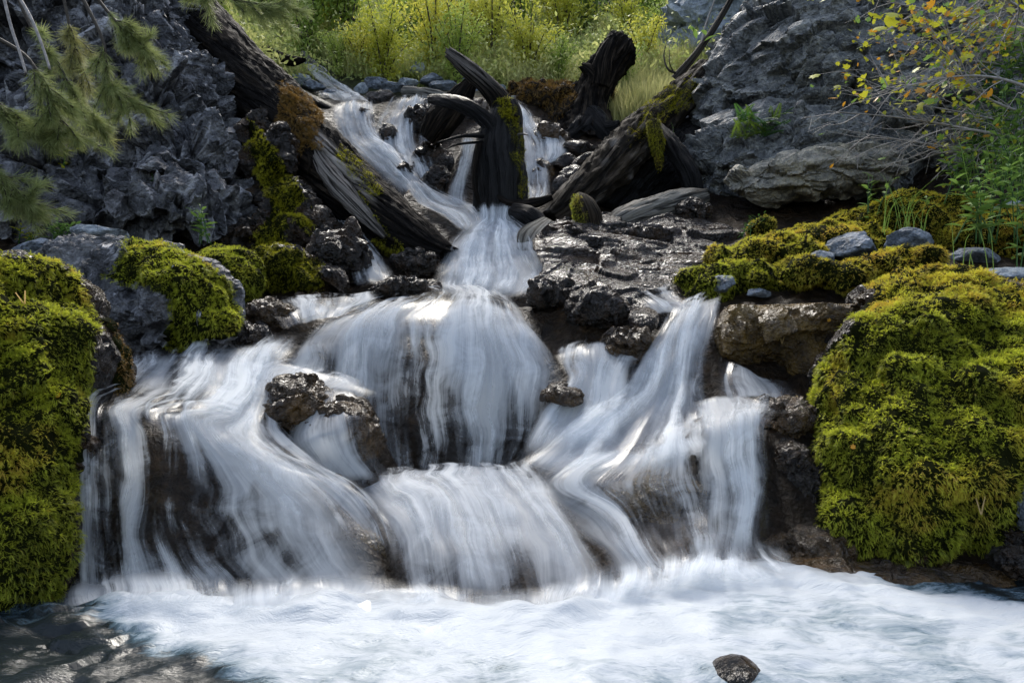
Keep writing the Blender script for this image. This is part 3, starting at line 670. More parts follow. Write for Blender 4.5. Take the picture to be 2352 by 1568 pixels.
  [(958, 345, 6.5, 0.42), (975, 340, 6.5, 0.74), (995, 350, 6.5, 0.22)]],
 'stump_left_fall': [
  [(1062, 322, 5.9, 0.22), (1080, 318, 5.9, 0.74), (1096, 325, 5.9, 0.42)],
  [(1048, 380, 5.75, 0.31), (1068, 375, 5.75, 0.78), (1088, 380, 5.75, 0.31)],
  [(1030, 440, 5.62, 0.42), (1052, 440, 5.62, 0.74), (1078, 440, 5.62, 0.27)],
  [(1025, 480, 5.45, 0.42), (1050, 482, 5.45, 0.74), (1078, 480, 5.45, 0.31)]],
 'right_upper_fall': [
  [(1130, 228, 7.3, 0.31), (1160, 232, 7.3, 0.63), (1185, 235, 7.3, 0.53)],
  [(1165, 262, 6.9, 0.53), (1190, 258, 6.95, 0.94), (1212, 262, 6.95, 0.42)],
  [(1190, 330, 6.4, 0.63), (1220, 320, 6.45, 0.84), (1245, 320, 6.5, 0.53)],
  [(1200, 400, 6.05, 0.53), (1230, 390, 6.1, 0.78), (1262, 390, 6.1, 0.53)],
  [(1205, 460, 5.75, 0.53), (1235, 460, 5.75, 0.63), (1265, 450, 5.8, 0.42)],
  [(1190, 482, 5.5, 0.31), (1225, 482, 5.5, 0.42), (1250, 478, 5.5, 0.31)]],
 'right_upper_slide': [
  [(1205, 285, 6.8, 0.31), (1225, 282, 6.85, 0.42), (1250, 285, 6.9, 0.16)],
  [(1215, 325, 6.55, 0.58), (1255, 312, 6.6, 0.42), (1300, 320, 6.65, 0.31)],
  [(1228, 365, 6.25, 0.63), (1265, 355, 6.3, 0.89), (1312, 352, 6.35, 0.74)],
  [(1232, 400, 6.1, 0.31), (1255, 385, 6.15, 0.53), (1285, 375, 6.2, 0.53)]],
 'upstream': [
  [(690, 137, 9.6, 0.47), (705, 135, 9.6, 0.62), (722, 142, 9.6, 0.39)],
  [(705, 165, 8.9, 0.47), (728, 160, 8.9, 0.70), (752, 170, 8.9, 0.39)],
  [(740, 200, 8.2, 0.47), (765, 195, 8.2, 0.70), (795, 200, 8.2, 0.47)],
  [(770, 228, 7.6, 0.55), (805, 220, 7.6, 0.70), (838, 225, 7.6, 0.39)],
  [(785, 245, 7.0, 0.62), (825, 240, 7.0, 0.62), (860, 245, 7.0, 0.31)]],
 'upstream_side': [
  [(715, 215, 8.0, 0.08), (740, 212, 8.0, 0.23), (770, 215, 8.0, 0.39)],
  [(730, 232, 7.4, 0.16), (760, 228, 7.4, 0.39), (790, 235, 7.4, 0.47)]],
 'side_chute': [
  [(735, 470, 5.0, .3), (758, 462, 5.0, .8), (775, 470, 5.0, .5)],
  [(765, 505, 4.75, .5), (785, 500, 4.75, .95), (805, 510, 4.75, .5)],
  [(785, 550, 4.5, .5), (812, 545, 4.5, .8), (840, 555, 4.5, .5)],
  [(800, 600, 4.25, .2), (840, 600, 4.2, .7), (885, 605, 4.25, .4)],
  [(810, 665, 3.95, .2), (860, 660, 3.95, .6), (915, 650, 3.95, .3)]],
}
DROP = {}
def sheet_grid(rows, nu, nv):
    rr = [crom(np.array([list(P(a, b, c))+[e] for a, b, c, e in row]), nu) for row in rows]
    return crom(np.stack(rr), nv)          # nv, nu, 4
# ------------------------------------------------------------------ THE GROUND, carried by the water's own bed
ctrl = []
for k, rows in SHEETS.items():
    if k.startswith('foam'): continue
    g_ = sheet_grid(rows, 8, 14)[..., :3]
    n_ = np.cross(np.gradient(g_, axis=1), np.gradient(g_, axis=0)); n_ = norm(n_); n_ *= np.sign(n_[..., 2:3]+1e-6)
    ctrl.append((g_-n_*(DROP.get(k, .06))).reshape(-1, 3))
def pc(*a): ctrl.append(np.array([P(*q) for q in a]))
def wc(*a): ctrl.append(np.array(a, float))
# pool floor
wc(*[(x, y, -.16) for x in (-6, -3, -1.6, -.8, 0, .8, 1.6, 3, 6) for y in (-3, 0, 1, 1.5)], *[(x, 1.86, -.12) for x in np.linspace(-1.3, 1.5, 12)])
# left bank
pc((100, 1500, 1.7), (60, 1250, 1.95), (60, 900, 2.4), (120, 800, 2.9), (250, 800, 3.0), (420, 810, 3.1), (560, 760, 3.35), (100, 640, 3.5), (350, 620, 3.7), (600, 650, 3.9), (740, 640, 4.0), (0, 560, 4.2), (300, 540, 4.4), (600, 560, 4.6), (690, 500, 5.0))
wc((-6, 3, 2), (-6, 5, 4), (-4, 5.5, 3), (-3, 6, 3), (-8, 8, 7), (-4, 8, 5), (-3, 7, 3.4), (-5, 1.5, 1), (-5, 0, 1))
# dark ground between upper rocks
pc((1000, 620, 4.6), (940, 560, 5.0), (1320, 560, 5.0), (1300, 500, 5.6), (1350, 660, 3.6), (1300, 730, 3.4), (1380, 830, 3.2), (880, 640, 4.2), (1380, 600, 4.4), (1600, 560, 4.6), (1500, 640, 4.0), (1450, 760, 3.2))
# right bank
pc((1780, 1290, 2.15), (1850, 1330, 2.1), (2100, 1340, 2.1), (2352, 1360, 2.05), (1900, 900, 2.75), (1950, 740, 3.1), (1700, 690, 3.5), (2100, 660, 3.3), (2300, 640, 3.2), (1700, 640, 3.8), (1900, 560, 4.2), (2150, 500, 4.6), (2330, 500, 4.4), (1700, 560, 4.6), (2000, 470, 5.4), (1500, 500, 5.4), (1420, 440, 6.0), (2600, 600, 4.0))
wc((6, 3, 2.2), (6, 5, 4), (8, 8, 6), (4, 7, 3.6), (5, 1.5, 1.2), (5, 0, 1))
# valley floor above the falls and hillside
pc((900, 235, 7.6), (1050, 228, 7.7), (1150, 222, 7.8), (1300, 300, 7.2), (1250, 215, 8.0), (1400, 300, 7.4), (1480, 240, 8.0), (640, 230, 8.4), (700, 250, 7.9), (600, 130, 10.), (850, 180, 9.0), (1050, 180, 9.0), (1250, 180, 9.0), (1450, 170, 9.4), (1600, 150, 10), (1700, 60, 12.), (1300, 60, 12.5), (1000, 40, 13.), (700, 30, 12.5), (450, 0, 12.))
wc((-10, 14, 9), (0, 20, 10.5), (10, 14, 9), (-16, 20, 15), (16, 20, 15), (0, 30, 17), (-20, 34, 24), (20, 34, 24), (0, 45, 25), (-12, 4, 5), (12, 4, 5), (-12, -3, 2), (12, -3, 2), (-30, 45, 34), (30, 45, 34), (-30, 0, 10), (30, 0, 10), (-30, 20, 20), (30, 20, 20))
CT = np.concatenate(ctrl)
def kern(a, b): return np.sqrt(((a[:, None]-b[None])**2).sum(-1)+.0004)
A_ = kern(CT[:, :2], CT[:, :2]); n_ = len(CT)
A_ -= 0*A_; Pm = np.concatenate([np.ones((n_, 1)), CT[:, :2]], 1)
S_ = np.zeros((n_+3, n_+3)); S_[:n_, :n_] = -A_+np.eye(n_)*.02; S_[:n_, n_:] = Pm; S_[n_:, :n_] = Pm.T
W_ = np.linalg.solve(S_, np.concatenate([CT[:, 2], np.zeros(3)]))
def Hs(x, y):
    x = np.asarray(x, float).ravel(); y = np.asarray(y, float).ravel(); out = np.empty(len(x)); q = np.stack([x, y], 1)
    for i in range(0, len(x), 8000):
        b = q[i:i+8000]; out[i:i+8000] = -kern(b, CT[:, :2])@W_[:n_]+W_[n_]+b@W_[n_+1:]
    return out
def Hill(x, y): return sm(y, 7.4, 8.6)
def H(x, y):
    x = np.asarray(x, float).ravel(); y = np.asarray(y, float).ravel()
    q = np.stack([x, y, 0*x], 1); hl = Hill(x, y)
    return Hs(x, y)+fbm(q*3, 4, 3)*.03+(fbm(q*.9, 4, 8)*.35)*hl+(1-hl)*(facet(q*7, 5)[0]*.03+.014*ridged(q*12, 2, 6))
u_ = np.linspace(-1, 1, 400); xs = 3.0*u_+27*np.abs(u_)**5*np.sign(u_)
v_ = np.linspace(0, 1, 420); ys = -3+4.0*sm(v_, -.5, .16)*0+ (v_*12.0)+36*v_**6
XX, YY = np.meshgrid(xs, ys)
ZZ = H(XX, YY).reshape(XX.shape)
GV = np.stack([XX, YY, ZZ], -1).reshape(-1, 3); GF = grid_faces(len(xs), len(ys))
g0 = obj('ground', GV, GF, M['ground'], attrs={'hill': Hill(GV[:, 0], GV[:, 1])})
tag(g0, kind='structure', label='dark wet stream bed rising to the green hillside')

# ------------------------------------------------------------------ water
def water_sheet(key, name, label, nu=70, nv=130, seed=0, layers=2, fu=.12, fv=(.08, .08), gainv=0.):
    rows = SHEETS[key]; g_ = sheet_grid(rows, nu, nv); Q = g_[..., :3]; dn = g_[..., 3]
    du = np.gradient(Q, axis=1); dv = np.gradient(Q, axis=0); N = norm(np.cross(du, dv)); N = N*np.sign(N[..., 2:3]-N[..., 1:2]*.5+1e-6)
    wd = np.linalg.norm(np.diff(Q, axis=1), axis=2).sum(1).mean(); L = np.concatenate([[0], np.cumsum(np.linalg.norm(np.diff(Q, axis=0), axis=2).mean(1))])
    u = np.linspace(0, 1, nu)[None].repeat(nv, 0); v = L[:, None].repeat(nu, 1); t = np.linspace(0, 1, nv)[:, None]
    top = None
    for l in range(layers):
        q = np.stack([u*wd*9+seed+l*5, v*1.1+l, u*0+seed], -1).reshape(-1, 3)
        s = fbm(q, 3, seed+l*7).reshape(nv, nu)
        s2 = 1.6*fbm(np.stack([u*wd*3, v*1.6, u*0+seed+4], -1).reshape(-1, 3), 3, seed+3).reshape(nv, nu)
        off = .008+l*.022+.012*s+.02*s2+.01*np.maximum(dn, 0)
        V = Q+N*off[..., None]
        jw = fbm(np.stack([v*2.5, v*0+seed+l, v*0], -1).reshape(-1, 3), 3, seed).reshape(nv, nu)*.6+s*.5
        e = sm(u+jw*fu*.6, 0, fu*1.6)*sm(1-u+jw*fu*.6, 0, fu*1.6)
        e = e*(sm(t, 0, fv[0]) if fv[0] else 1)*(sm(1-t, 0, fv[1]) if fv[1] else 1)
        o = obj(name if l == 0 else 'veil', V.reshape(-1, 3), grid_faces(nu, nv), M['water'] if l == 0 else M['water2'], top,
                attrs={'dens': (np.maximum(dn, 0)*(1-.35*l)+.2*s2).ravel(), 'edge': e.ravel()}, uv=np.stack([u*wd*(2. if Q[..., 1].mean() > 4.2 else 1.), v], -1).reshape(-1, 2)+[seed*1.3, seed*.7])
        if l == 0: top = o; tag(o, label, kind='structure')
    return top
WL = [('left_fan', 'left cascade falling off its broad rock lip beside the mossy bank', 110, 200, 3, .07),
      ('foam_left', 'white spray foam along the foot of the left cascade', 150, 50, 2, .04),
      ('foam_right', 'white spray foam along the foot of the white mound and brown fan', 150, 50, 2, .04),
      ('center_mound', 'white mound of water pouring into the lower pool', 90, 120, 2, .08),
      ('dome', 'curtain of water fanning over the rounded central ledge', 120, 170, 2, .07),
      ('mid_shelf_left', 'foaming current sweeping left of the brown boulder', 80, 150, 2, .14),
      ('boulder_veil', 'thin veil of water over the brown boulder', 50, 70, 1, .2),
      ('right_chute', 'bright chute right of the central ledge spreading downwards', 110, 200, 3, .08),
      ('right_fan', 'brown tinted fan of water below the bright chute', 100, 120, 2, .16),
      ('right_curtain', 'thin curtain dropping beside the dark wet rock on the right', 70, 120, 2, .12),
      ('plinth_drip', 'thin water dripping under the brown block', 50, 60, 1, .15),
      ('step_fall', 'small double fall between central ledge and right chute', 70, 100, 2, .1),
      ('right_feed', 'shallow water running to the right chute', 50, 50, 2, .15),
      ('left_feed', 'shallow water running left above the central ledge', 60, 50, 2, .12),
      ('plunge', 'white plunge of water below the black stump', 90, 120, 3, .14),
      ('upper_pool_left', 'water sliding along the big log into the plunge', 50, 80, 2, .1),
      ('plunge_right', 'water pouring in behind the wet board', 40, 50, 2, .12),
      ('upper_fall_a', 'uppermost fall on its left side next to the big log', 60, 110, 3, .22),
      ('upper_fall_b', 'uppermost fall in its broad middle', 70, 110, 3, .22),
      ('upper_fall_c', 'narrow free strand of the uppermost fall', 20, 60, 1, .25),
      ('stump_left_fall', 'narrow fall left of the black stump', 30, 70, 2, .2),
      ('right_upper_fall', 'fall right of the black stump', 50, 110, 3, .22),
      ('right_upper_slide', 'water sliding over the brown rock right of the stump', 50, 60, 2, .22),
      ('upstream', 'far white run of the stream coming down the hillside', 40, 90, 2, .12),
      ('upstream_side', 'small side run of the far stream', 30, 30, 1, .15),
      ('side_chute', 'chute running down left of the big log', 50, 110, 2, .12)]
for i, (k, lab, nu, nv, ly, fu) in enumerate(WL):
    water_sheet(k, 'waterfall', lab, nu, nv, 3+i, ly, fu, fv=((.5, .4) if k.startswith('foam') else (.06, .10)))

def pool_mat():
    m, nt, b, o = newmat('foaming_pool'); g = G(nt); v = g.coord()
    mp = g.n('ShaderNodeMapping'); mp.inputs['Scale'].default_value = (9, 26, 1); mp.inputs['Rotation'].default_value = (0, 0, R(8))
    dn_ = g.n('ShaderNodeTexNoise'); dn_.inputs['Scale'].default_value = 2.2; dn_.inputs['Detail'].default_value = 3; g.l(v, dn_.inputs[0])
    vv = g.mix(.22, v, dn_.outputs[1]); g.l(vv, mp.inputs[0])
    a = g.noise(mp.outputs[0], 1.6, 5, .65, .3); c = g.noise(vv, 5, 5, .6, .6); f = g.noise(mp.outputs[0], 9, 3, .7)
    fo = g.attr('foam').outputs['Fac']
    s = g.math('ADD', g.math('MULTIPLY', g.math('SUBTRACT', a, .5), 1.2), g.math('ADD', g.math('MULTIPLY', g.math('SUBTRACT', c, .5), 1.6), g.math('MULTIPLY', g.math('SUBTRACT', f, .5), .5)))
    al = g.math('ADD', fo, g.math('MULTIPLY', s, .85), clamp=True)
    dark = g.mix(c, (.006, .008, .009), (.02, .028, .03))
    mid = g.mix(g.ramp(al, [(.3, 0.), (.75, 1.)]), (.10, .16, .20), (.43, .465, .50))
    col = g.mix(g.ramp(al, [(.12, 0.), (.42, 1.)]), dark, mid)
    g.l(col, b.inputs['Base Color']); g.l(g.math('MULTIPLY_ADD', al, .4, .14), b.inputs['Roughness']); b.inputs['Specular IOR Level'].default_value = .5; b.inputs['IOR'].default_value = 1.33
    g.l(g.bump(g.math('ADD', a, g.math('MULTIPLY', f, .3)), 1., .006), b.inputs['Normal'])
    tr = g.n('ShaderNodeBsdfTransparent'); mx = g.n('ShaderNodeMixShader')
    g.l(g.math('MULTIPLY', g.attr('edge').outputs['Fac'], 1., clamp=True), mx.inputs[0]); g.l(tr.outputs[0], mx.inputs[1]); g.l(b.outputs[0], mx.inputs[2]); g.l(mx.outputs[0], o.inputs[0])
    return m
M['pool'] = pool_mat()
xs = np.linspace(-2.2, 2.9, 360); ys = np.linspace(.3, 2.32, 240); XX, YY = np.meshgrid(xs, ys)
flat_n = lambda a, b, o, sd_: fbm(np.stack([XX*a, YY*b, XX*0], -1).reshape(-1, 3), o, sd_).reshape(XX.shape)
fx = np.array([(p_-1176)/F*.7*F/(q_-784) for p_, q_ in [(-300, 1385), (150, 1378), (400, 1368), (700, 1368), (900, 1362), (1100, 1388), (1250, 1396), (1400, 1348), (1600, 1305), (1780, 1292), (1900, 1312), (2100, 1340), (2400, 1372)]])
fy = np.array([.7*F/(q_-784) for q_ in [1385, 1378, 1368, 1368, 1362, 1388, 1396, 1348, 1305, 1292, 1312, 1340, 1372]])
foot = np.interp(XX, fx, fy)                         # where the falls meet the pool
dist = foot-YY+.055*flat_n(6, 6, 3, 12)
zz = flat_n(2.5, 5, 3, 31)*.016+.012*flat_n(9, 12, 3, 33)
zz += .028*np.exp(-((dist-.10)/.09)**2)*(1+.9*flat_n(6, 6, 2, 15))*sm(XX, -1.35, -1.0)*(1-sm(XX, .95, 1.2)) + .02*np.exp(-((XX-.2)**2/.3+(YY-1.6)**2/.05))
left = 1-sm(XX+.60+(YY-1.4)*1.35+.16*flat_n(4, 4, 3, 77), -.2, .3)
zz += left*facet(np.stack([XX*9, YY*12, XX*0], -1).reshape(-1, 3), 4)[0].reshape(XX.shape)*.02
foam = .72-1.0*left+.3*np.exp(-((dist-.12)/.16)**2)-.42*(1-sm(YY, 1.33, 1.55))*(.6+.6*flat_n(2, 3, 2, 61))+.2*flat_n(2.2, 3.5, 3, 62)
foam -= .6*sm(XX, .95, 1.15)*sm(YY-foot, -.16, -.04)
edge = sm(dist+.03*flat_n(22, 22, 2, 14), -.06, .14); edge = np.maximum(edge, sm(XX, .9, 1.05))
po = obj('water', np.stack([XX, YY, zz], -1).reshape(-1, 3), grid_faces(len(xs), len(ys)), M['pool'], attrs={'foam': foam.ravel(), 'edge': edge.ravel()})
tag(po, 'foaming lower pool with dark water on its left', kind='structure')

# ================================================================== CLIFFS
def cliff(name, ells, voxel, mat, label, cat, amp, freq, seed, smooth=4, top=None, **k):
    V, Fc = blob(ells, voxel, smooth); V = crag(V, Fc, amp, freq, seed, **k); at = RIDGE['a']
    if top is not None: V[:, 2] = np.where(V[:, 2] > top, top+(V[:, 2]-top)*.12, V[:, 2])       # a flat bedding plane on top
    if voxel > .015: V, Fc, at = cull(V, Fc, at)
    o = obj(name, V, Fc, M[mat], smooth=False, attrs={'ridge': at}); tag(o, label, cat); return o, V, Fc
lc, LV, LF = cliff('cliff', [(150, 150, 5.6, 320, 330, 1.0), (300, 300, 5.2, 230, 260, .75, .5), (80, 430, 4.6, 260, 160, .7), (430, 430, 4.85, 140, 150, .55, .6), (500, 500, 4.75, 80, 80, .35, .6), (300, 500, 4.5, 250, 80, .5), (-250, 300, 4.9, 300, 420, 1.), (330, 30, 5.9, 105, 200, .6, .4), (330, -200, 6.6, 130, 240, 1.), (0, -250, 6.2, 330, 300, 1.)],
    .019, 'cliff', 'dark jagged cliff on the left behind the pine twigs', 'cliff', .16, 3.4, 21, crack=.35, fine=.32)
rc, RV, RF = cliff('boulder', [(1930, 220, 6.4, 300, 290, 1.0), (1740, 240, 6.4, 160, 150, .6), (1830, 60, 6.7, 110, 140, .6, .3), (1930, -80, 7., 200, 200, 1.), (1720, 350, 5.95, 150, 100, .5, .3), (1880, 380, 5.75, 250, 110, .6), (2130, 320, 5.8, 260, 150, .7), (2350, 200, 6.0, 250, 350, 1.), (2400, -100, 6.5, 350, 300, 1.), (2600, 250, 5.6, 200, 300, 1.)],
    .022, 'cliff_r', 'huge blue grey boulder filling the upper right', 'boulder', .10, 2.1, 5, smooth=14, tilt=1.5, crack=.22, fine=.22, stretch=(1, 1, 1.6))
_, SV, SF = cliff('rock_shelf', [(1850, 405, 5.2, 140, 52, .3, .12), (1770, 415, 5.25, 90, 45, .25, .1), (1960, 390, 5.3, 110, 50, .3, .1)], .014, 'strata', 'pale layered slab jutting from the huge boulder', 'rock', .05, 3.0, 9, smooth=12, crack=.5, fine=.3, stretch=(.5, 1, 3.2))
cliff('rock_outcrop', [(1610, 60, 10., 90, 80, .8), (1660, 130, 9.5, 60, 70, .6), (1590, 130, 9.6, 40, 50, .5)], .06, 'pale', 'pale grey outcrop behind the leaning sapling', 'rock', .16, 1.8, 12)
cliff('rock_outcrop', [(1410, 15, 13., 80, 45, .8), (1360, 30, 13, 40, 40, .6)], .08, 'cliff_r', 'dark far outcrop at the top edge above the tall stump', 'rock', .16, 1.6, 13)
_, KBV, KBF = cliff('rock_bank', [(1250, 245, 7.9, 75, 45, .4), (1330, 250, 7.9, 80, 50, .4), (1300, 290, 7.6, 60, 40, .4), (1200, 225, 8.0, 40, 30, .3)], .035, 'logbrown', 'brown earthy bank with roots right of the upper fall', 'bank', .10, 4, 14, crack=.5)

MOSS_LATER = True
# ================================================================== MOSSY BOULDERS
def mossy(name, ells, voxel, label, seed, mossspec, mat='wet', amp=.03, freq=5, peat=None, cat='boulder'):
    V, Fc = blob(ells, voxel, 34); V = crag(V, Fc, amp, freq, seed, fine=.3); rdg = RIDGE['a']; V = V+vnormals(V, Fc)*(fbm(V*6.5, 3, seed+2)*.035)[:, None]
    base = [V[:, 0].mean(), V[:, 1].mean(), V[:, 2].min()]
    e = empty(name, base); tag(e, label, cat)
    # the skin under the moss is its own peat-coloured mesh
    obj('rock', V, Fc, M[mat], e, smooth=False, attrs={'ridge': rdg})
    N = vnormals(V, Fc)
    for (poly, dens, size, kind, dryf, kw) in mossspec:
        x, y = PX(V); 
        inp = in_poly(x, y, poly) if poly is not None else np.ones(len(V), bool)
        fm = inp[Fc].all(1)
        if fm.sum() > 10:
            used = np.unique(Fc[fm]); mp = -np.ones(len(V), int); mp[used] = np.arange(len(used))
            MV = (V+N*.006*(1+fbm(V*20, 2, seed)[:, None]))[used]
            mb = obj('moss_mat', MV, mp[Fc[fm]], M['peat'], e); tag(mb, kind='stuff')
        moss_on(V, Fc, e, poly, dens, size, seed+3, kind, dryf, **kw)
        seed += 17
    return e, V, Fc
def dry_top(c, amt=1.):
    return lambda p, n, d: d*.8*amt
# left bank, nearest
LB = [(-260, 600), (-40, 585), (60, 590), (130, 600), (185, 640), (215, 700), (232, 760), (205, 850), (200, 960), (185, 1100), (165, 1250), (140, 1370), (100, 1410), (-260, 1440)]
mossy('mossy_boulder', [(60, 700, 2.25, 130, 110, .28), (70, 860, 2.1, 140, 170, .28), (50, 1050, 1.98, 135, 210, .26), (30, 1260, 1.88, 125, 170, .22), (-100, 1000, 2.0, 200, 420, .35), (110, 1000, 2.1, 75, 200, .18)], .013,
      'tall yellow green mossy boulder at the left edge', 41,
      [(LB, 9500, .042, 'moss', lambda p, n, d: np.clip(d+.25*sm(p[:, 2], .6, .9)-.15, 0, 1), dict(sag=.5, bias=.0))], 'wet', .025, 5)
LB2 = [(290, 548), (330, 552), (400, 570), (470, 600), (520, 640), (550, 700), (560, 750), (540, 775), (480, 780), (440, 800), (400, 810), (370, 780), (400, 700), (340, 660), (270, 650), (240, 640), (270, 600)]
mossy('mossy_boulder', [(210, 600, 3.35, 110, 60, .22), (330, 640, 3.2, 130, 80, .28), (300, 720, 3.1, 120, 90, .25), (430, 690, 3.05, 105, 110, .28), (480, 740, 2.98, 75, 60, .18), (200, 690, 3.2, 70, 90, .2)], .014,
      'grey boulder capped with golden green moss behind the left cascade', 51,
      [(LB2, 7500, .04, 'moss', None, dict(sag=.45, bias=.12))], 'cliff', .03, 6)
LB3 = [(440, 590), (500, 570), (560, 585), (590, 620), (592, 660), (570, 690), (540, 640), (490, 610)]
mossy('mossy_boulder', [(520, 625, 3.6, 75, 50, .2), (560, 650, 3.5, 36, 45, .12)], .014, 'low bright green mossy hump left of the glistening rocks', 61,
      [(None, 8000, .035, 'moss', lambda p, n, d: d*.3, dict(sag=.4, bias=.25))], 'wet', .015, 6)
LB4 = [(580, 560), (680, 570), (740, 600), (740, 660), (600, 690), (590, 620)]
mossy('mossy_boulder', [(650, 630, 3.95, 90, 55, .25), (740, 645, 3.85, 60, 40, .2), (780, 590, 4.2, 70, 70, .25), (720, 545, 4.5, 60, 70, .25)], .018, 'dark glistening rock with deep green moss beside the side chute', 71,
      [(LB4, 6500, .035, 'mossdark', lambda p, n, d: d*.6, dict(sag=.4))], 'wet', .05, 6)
# moss growing down the right-hand edge of the rock face
mossy('mossy_ledge', [(620, 400, 4.75, 62, 110, .18, -.4), (665, 500, 4.5, 72, 85, .2), (600, 565, 4.4, 75, 60, .2), (588, 310, 4.9, 26, 60, .12, -.4), (690, 560, 4.35, 50, 50, .14)], .016, 'steep wet ledge hung with moss between cliff and big log', 81,
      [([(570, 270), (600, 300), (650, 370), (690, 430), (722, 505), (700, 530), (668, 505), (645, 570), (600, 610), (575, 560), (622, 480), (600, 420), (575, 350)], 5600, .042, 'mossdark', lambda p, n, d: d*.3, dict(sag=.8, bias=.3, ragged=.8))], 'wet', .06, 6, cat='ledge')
# right bank, nearest
RB = [(1880, 860), (1900, 800), (1960, 740), (2000, 680), (2010, 620), (2080, 590), (2250, 600), (2300, 640), (2420, 680), (2650, 720), (2650, 1290), (2420, 1290), (2330, 1200), (2300, 1270), (2150, 1290), (2000, 1290), (1900, 1260), (1870, 1180), (1890, 1080), (1860, 980), (1880, 900)]
mossy('mossy_boulder', [(2130, 720, 3.0, 170, 95, .35), (2300, 760, 2.85, 180, 110, .35), (2060, 860, 2.65, 160, 150, .3), (2230, 930, 2.5, 210, 130, .32), (2110, 1090, 2.35, 225, 180, .3), (2020, 1190, 2.3, 150, 100, .22), (2420, 1050, 2.35, 130, 190, .35), (2250, 1200, 2.28, 120, 85, .2), (2180, 880, 2.72, 250, 200, .3), (2280, 1000, 2.5, 180, 200, .3), (2060, 960, 2.5, 175, 140, .28), (2290, 890, 2.62, 200, 160, .3), (2150, 800, 2.82, 230, 120, .3)], .015,
      'massive green mossy boulder filling the right edge', 91,
      [(RB, 8000, .044, 'moss', lambda p, n, d: np.clip(d*.7+.7*sm(p[:, 2]+.15*fbm(p*4, 2, 3), .78, 1.0), 0, 1), dict(sag=.55, bias=-.02))], 'wet', .03, 5)
RB2 = [(1550, 680), (1560, 630), (1620, 600), (1700, 580), (1780, 560), (1850, 540), (2000, 500), (2150, 470), (2380, 480), (2380, 640), (2300, 620), (2100, 590), (2010, 620), (1990, 668), (1560, 700)]
V2 = [(1620, 660, 3.75, 75, 50, .25), (1720, 650, 3.7, 60, 40, .25), (1840, 640, 3.55, 70, 42, .22), (1930, 640, 3.4, 60, 38, .2), (1760, 600, 4.0, 130, 42, .3), (1900, 570, 4.2, 140, 45, .35), (2100, 530, 4.5, 200, 60, .5), (2300, 560, 4.0, 150, 70, .5), (2060, 620, 3.4, 80, 40, .25), (1750, 530, 4.6, 30, 26, .12)]
mossy('mossy_bank', V2, .018, 'golden and orange moss bank below the huge boulder', 101,
      [(None, 5600, .042, 'moss', lambda p, n, d: np.clip(d*.7+.6*sm(p[:, 0]+.5*fbm(p*2.5, 2, 4), .9, 1.7), 0, 1), dict(sag=.3, bias=.05))], 'wet', .04, 5, cat='bank')
mossy('mossy_rock', [(235, 800, 2.35, 34, 66, .10, .3), (262, 840, 2.36, 34, 50, .10)], .01, 'small wet rock edged with brown moss right of the left moss boulder', 111,
      [([(215, 730), (290, 730), (310, 900), (200, 900), (215, 860), (262, 870), (250, 760)], 7000, .03, 'mossbrown', None, dict(sag=.5))], 'wet', .02, 9, cat='rock')

bk = bpy.data.objects['rock_bank']
bank_e = empty('earth_bank', bk.location); tag(bank_e, 'brown earthy bank topped with orange moss between the upper fall and tall stump', 'bank')
bk.name = 'soil'; bk.parent = bank_e; bk.location = (0, 0, 0)
for key_ in ('label', 'category'): del bk[key_]
moss_on(KBV, KBF, bank_e, [(1170, 180), (1420, 190), (1420, 225), (1300, 235), (1240, 225), (1170, 215)], 1500, .08, 140, 'mossbrown', lambda p, n, d: np.ones(len(p)), sag=.4, bias=.4)
moss_on(KBV, KBF, bank_e, [(1170, 215), (1290, 230), (1400, 260), (1380, 330), (1250, 300), (1170, 240)], 500, .08, 141, 'mossbrown', lambda p, n, d: d, sag=1., bias=-.1)
# ================================================================== WET AND DRY ROCKS
def rk(*a, **k): return rock(*a, **k)[0]
cliff('wet_slab', [(1480, 605, 4.2, 260, 16, .95, -.14, .5), (1600, 575, 4.45, 170, 16, .75, -.06, .5), (1370, 645, 3.95, 140, 16, .6, -.2, .5), (1520, 655, 3.75, 130, 14, .4, -.05, .5)], .014, 'slab', 'broad glistening slab between plunge and moss bank', 'rock', .04, 2.6, 33, smooth=12, crack=.3, fine=.22, stretch=(.7, 1., 2.))
def craggy(name, px, py, d, rx, ry, rd, seed, mat, label, cat='rock', amp=.03, freq=9, vox=.010, tilt=0., **k):
    return cliff(name, [(px, py, d, rx, ry, rd, tilt), (px-rx*.35, py+ry*.15, d+.02, rx*.6, ry*.8, rd*.9), (px+rx*.4, py+ry*.1, d, rx*.5, ry*.75, rd*.8)], vox, mat, label, cat, amp, freq, seed, **k)
craggy('rock', 1372, 712, 3.38, 78, 48, .14, 1, 'wet', 'black glistening rock right of the central curtain', amp=.028)
craggy('rock', 1262, 676, 3.55, 55, 34, .12, 2, 'wet', 'black wet rock left of the larger glistening one')
craggy('rock', 930, 664, 3.75, 84, 27, .12, 3, 'wet', 'black knobbly rock above the left of the central ledge')
craggy('rock', 735, 694, 3.65, 44, 20, .09, 4, 'wetbrown', 'small brown wet rock left of the knobbly one')
craggy('rock', 625, 730, 3.3, 60, 36, .12, 6, 'wetbrown', 'dark brown rock between moss boulder and left feeding water')
craggy('rock', 565, 770, 3.12, 50, 26, .1, 7, 'slab', 'glistening wet rock at the foot of the golden moss boulder')
craggy('rock', 1440, 795, 3.15, 62, 40, .14, 8, 'wetbrown', 'brown wet rock left of the right chute', vox=.012)
rk('rock', 1478, 735, 3.22, 36, 34, .09, 9, 'wet', 'pointed black stone at the top of the right chute', planes=9)
craggy('rock', 700, 935, 2.66, 88, 70, .17, 10, 'wetbrown', 'brown boulder standing in the left current', amp=.03, freq=8, tilt=-.3)
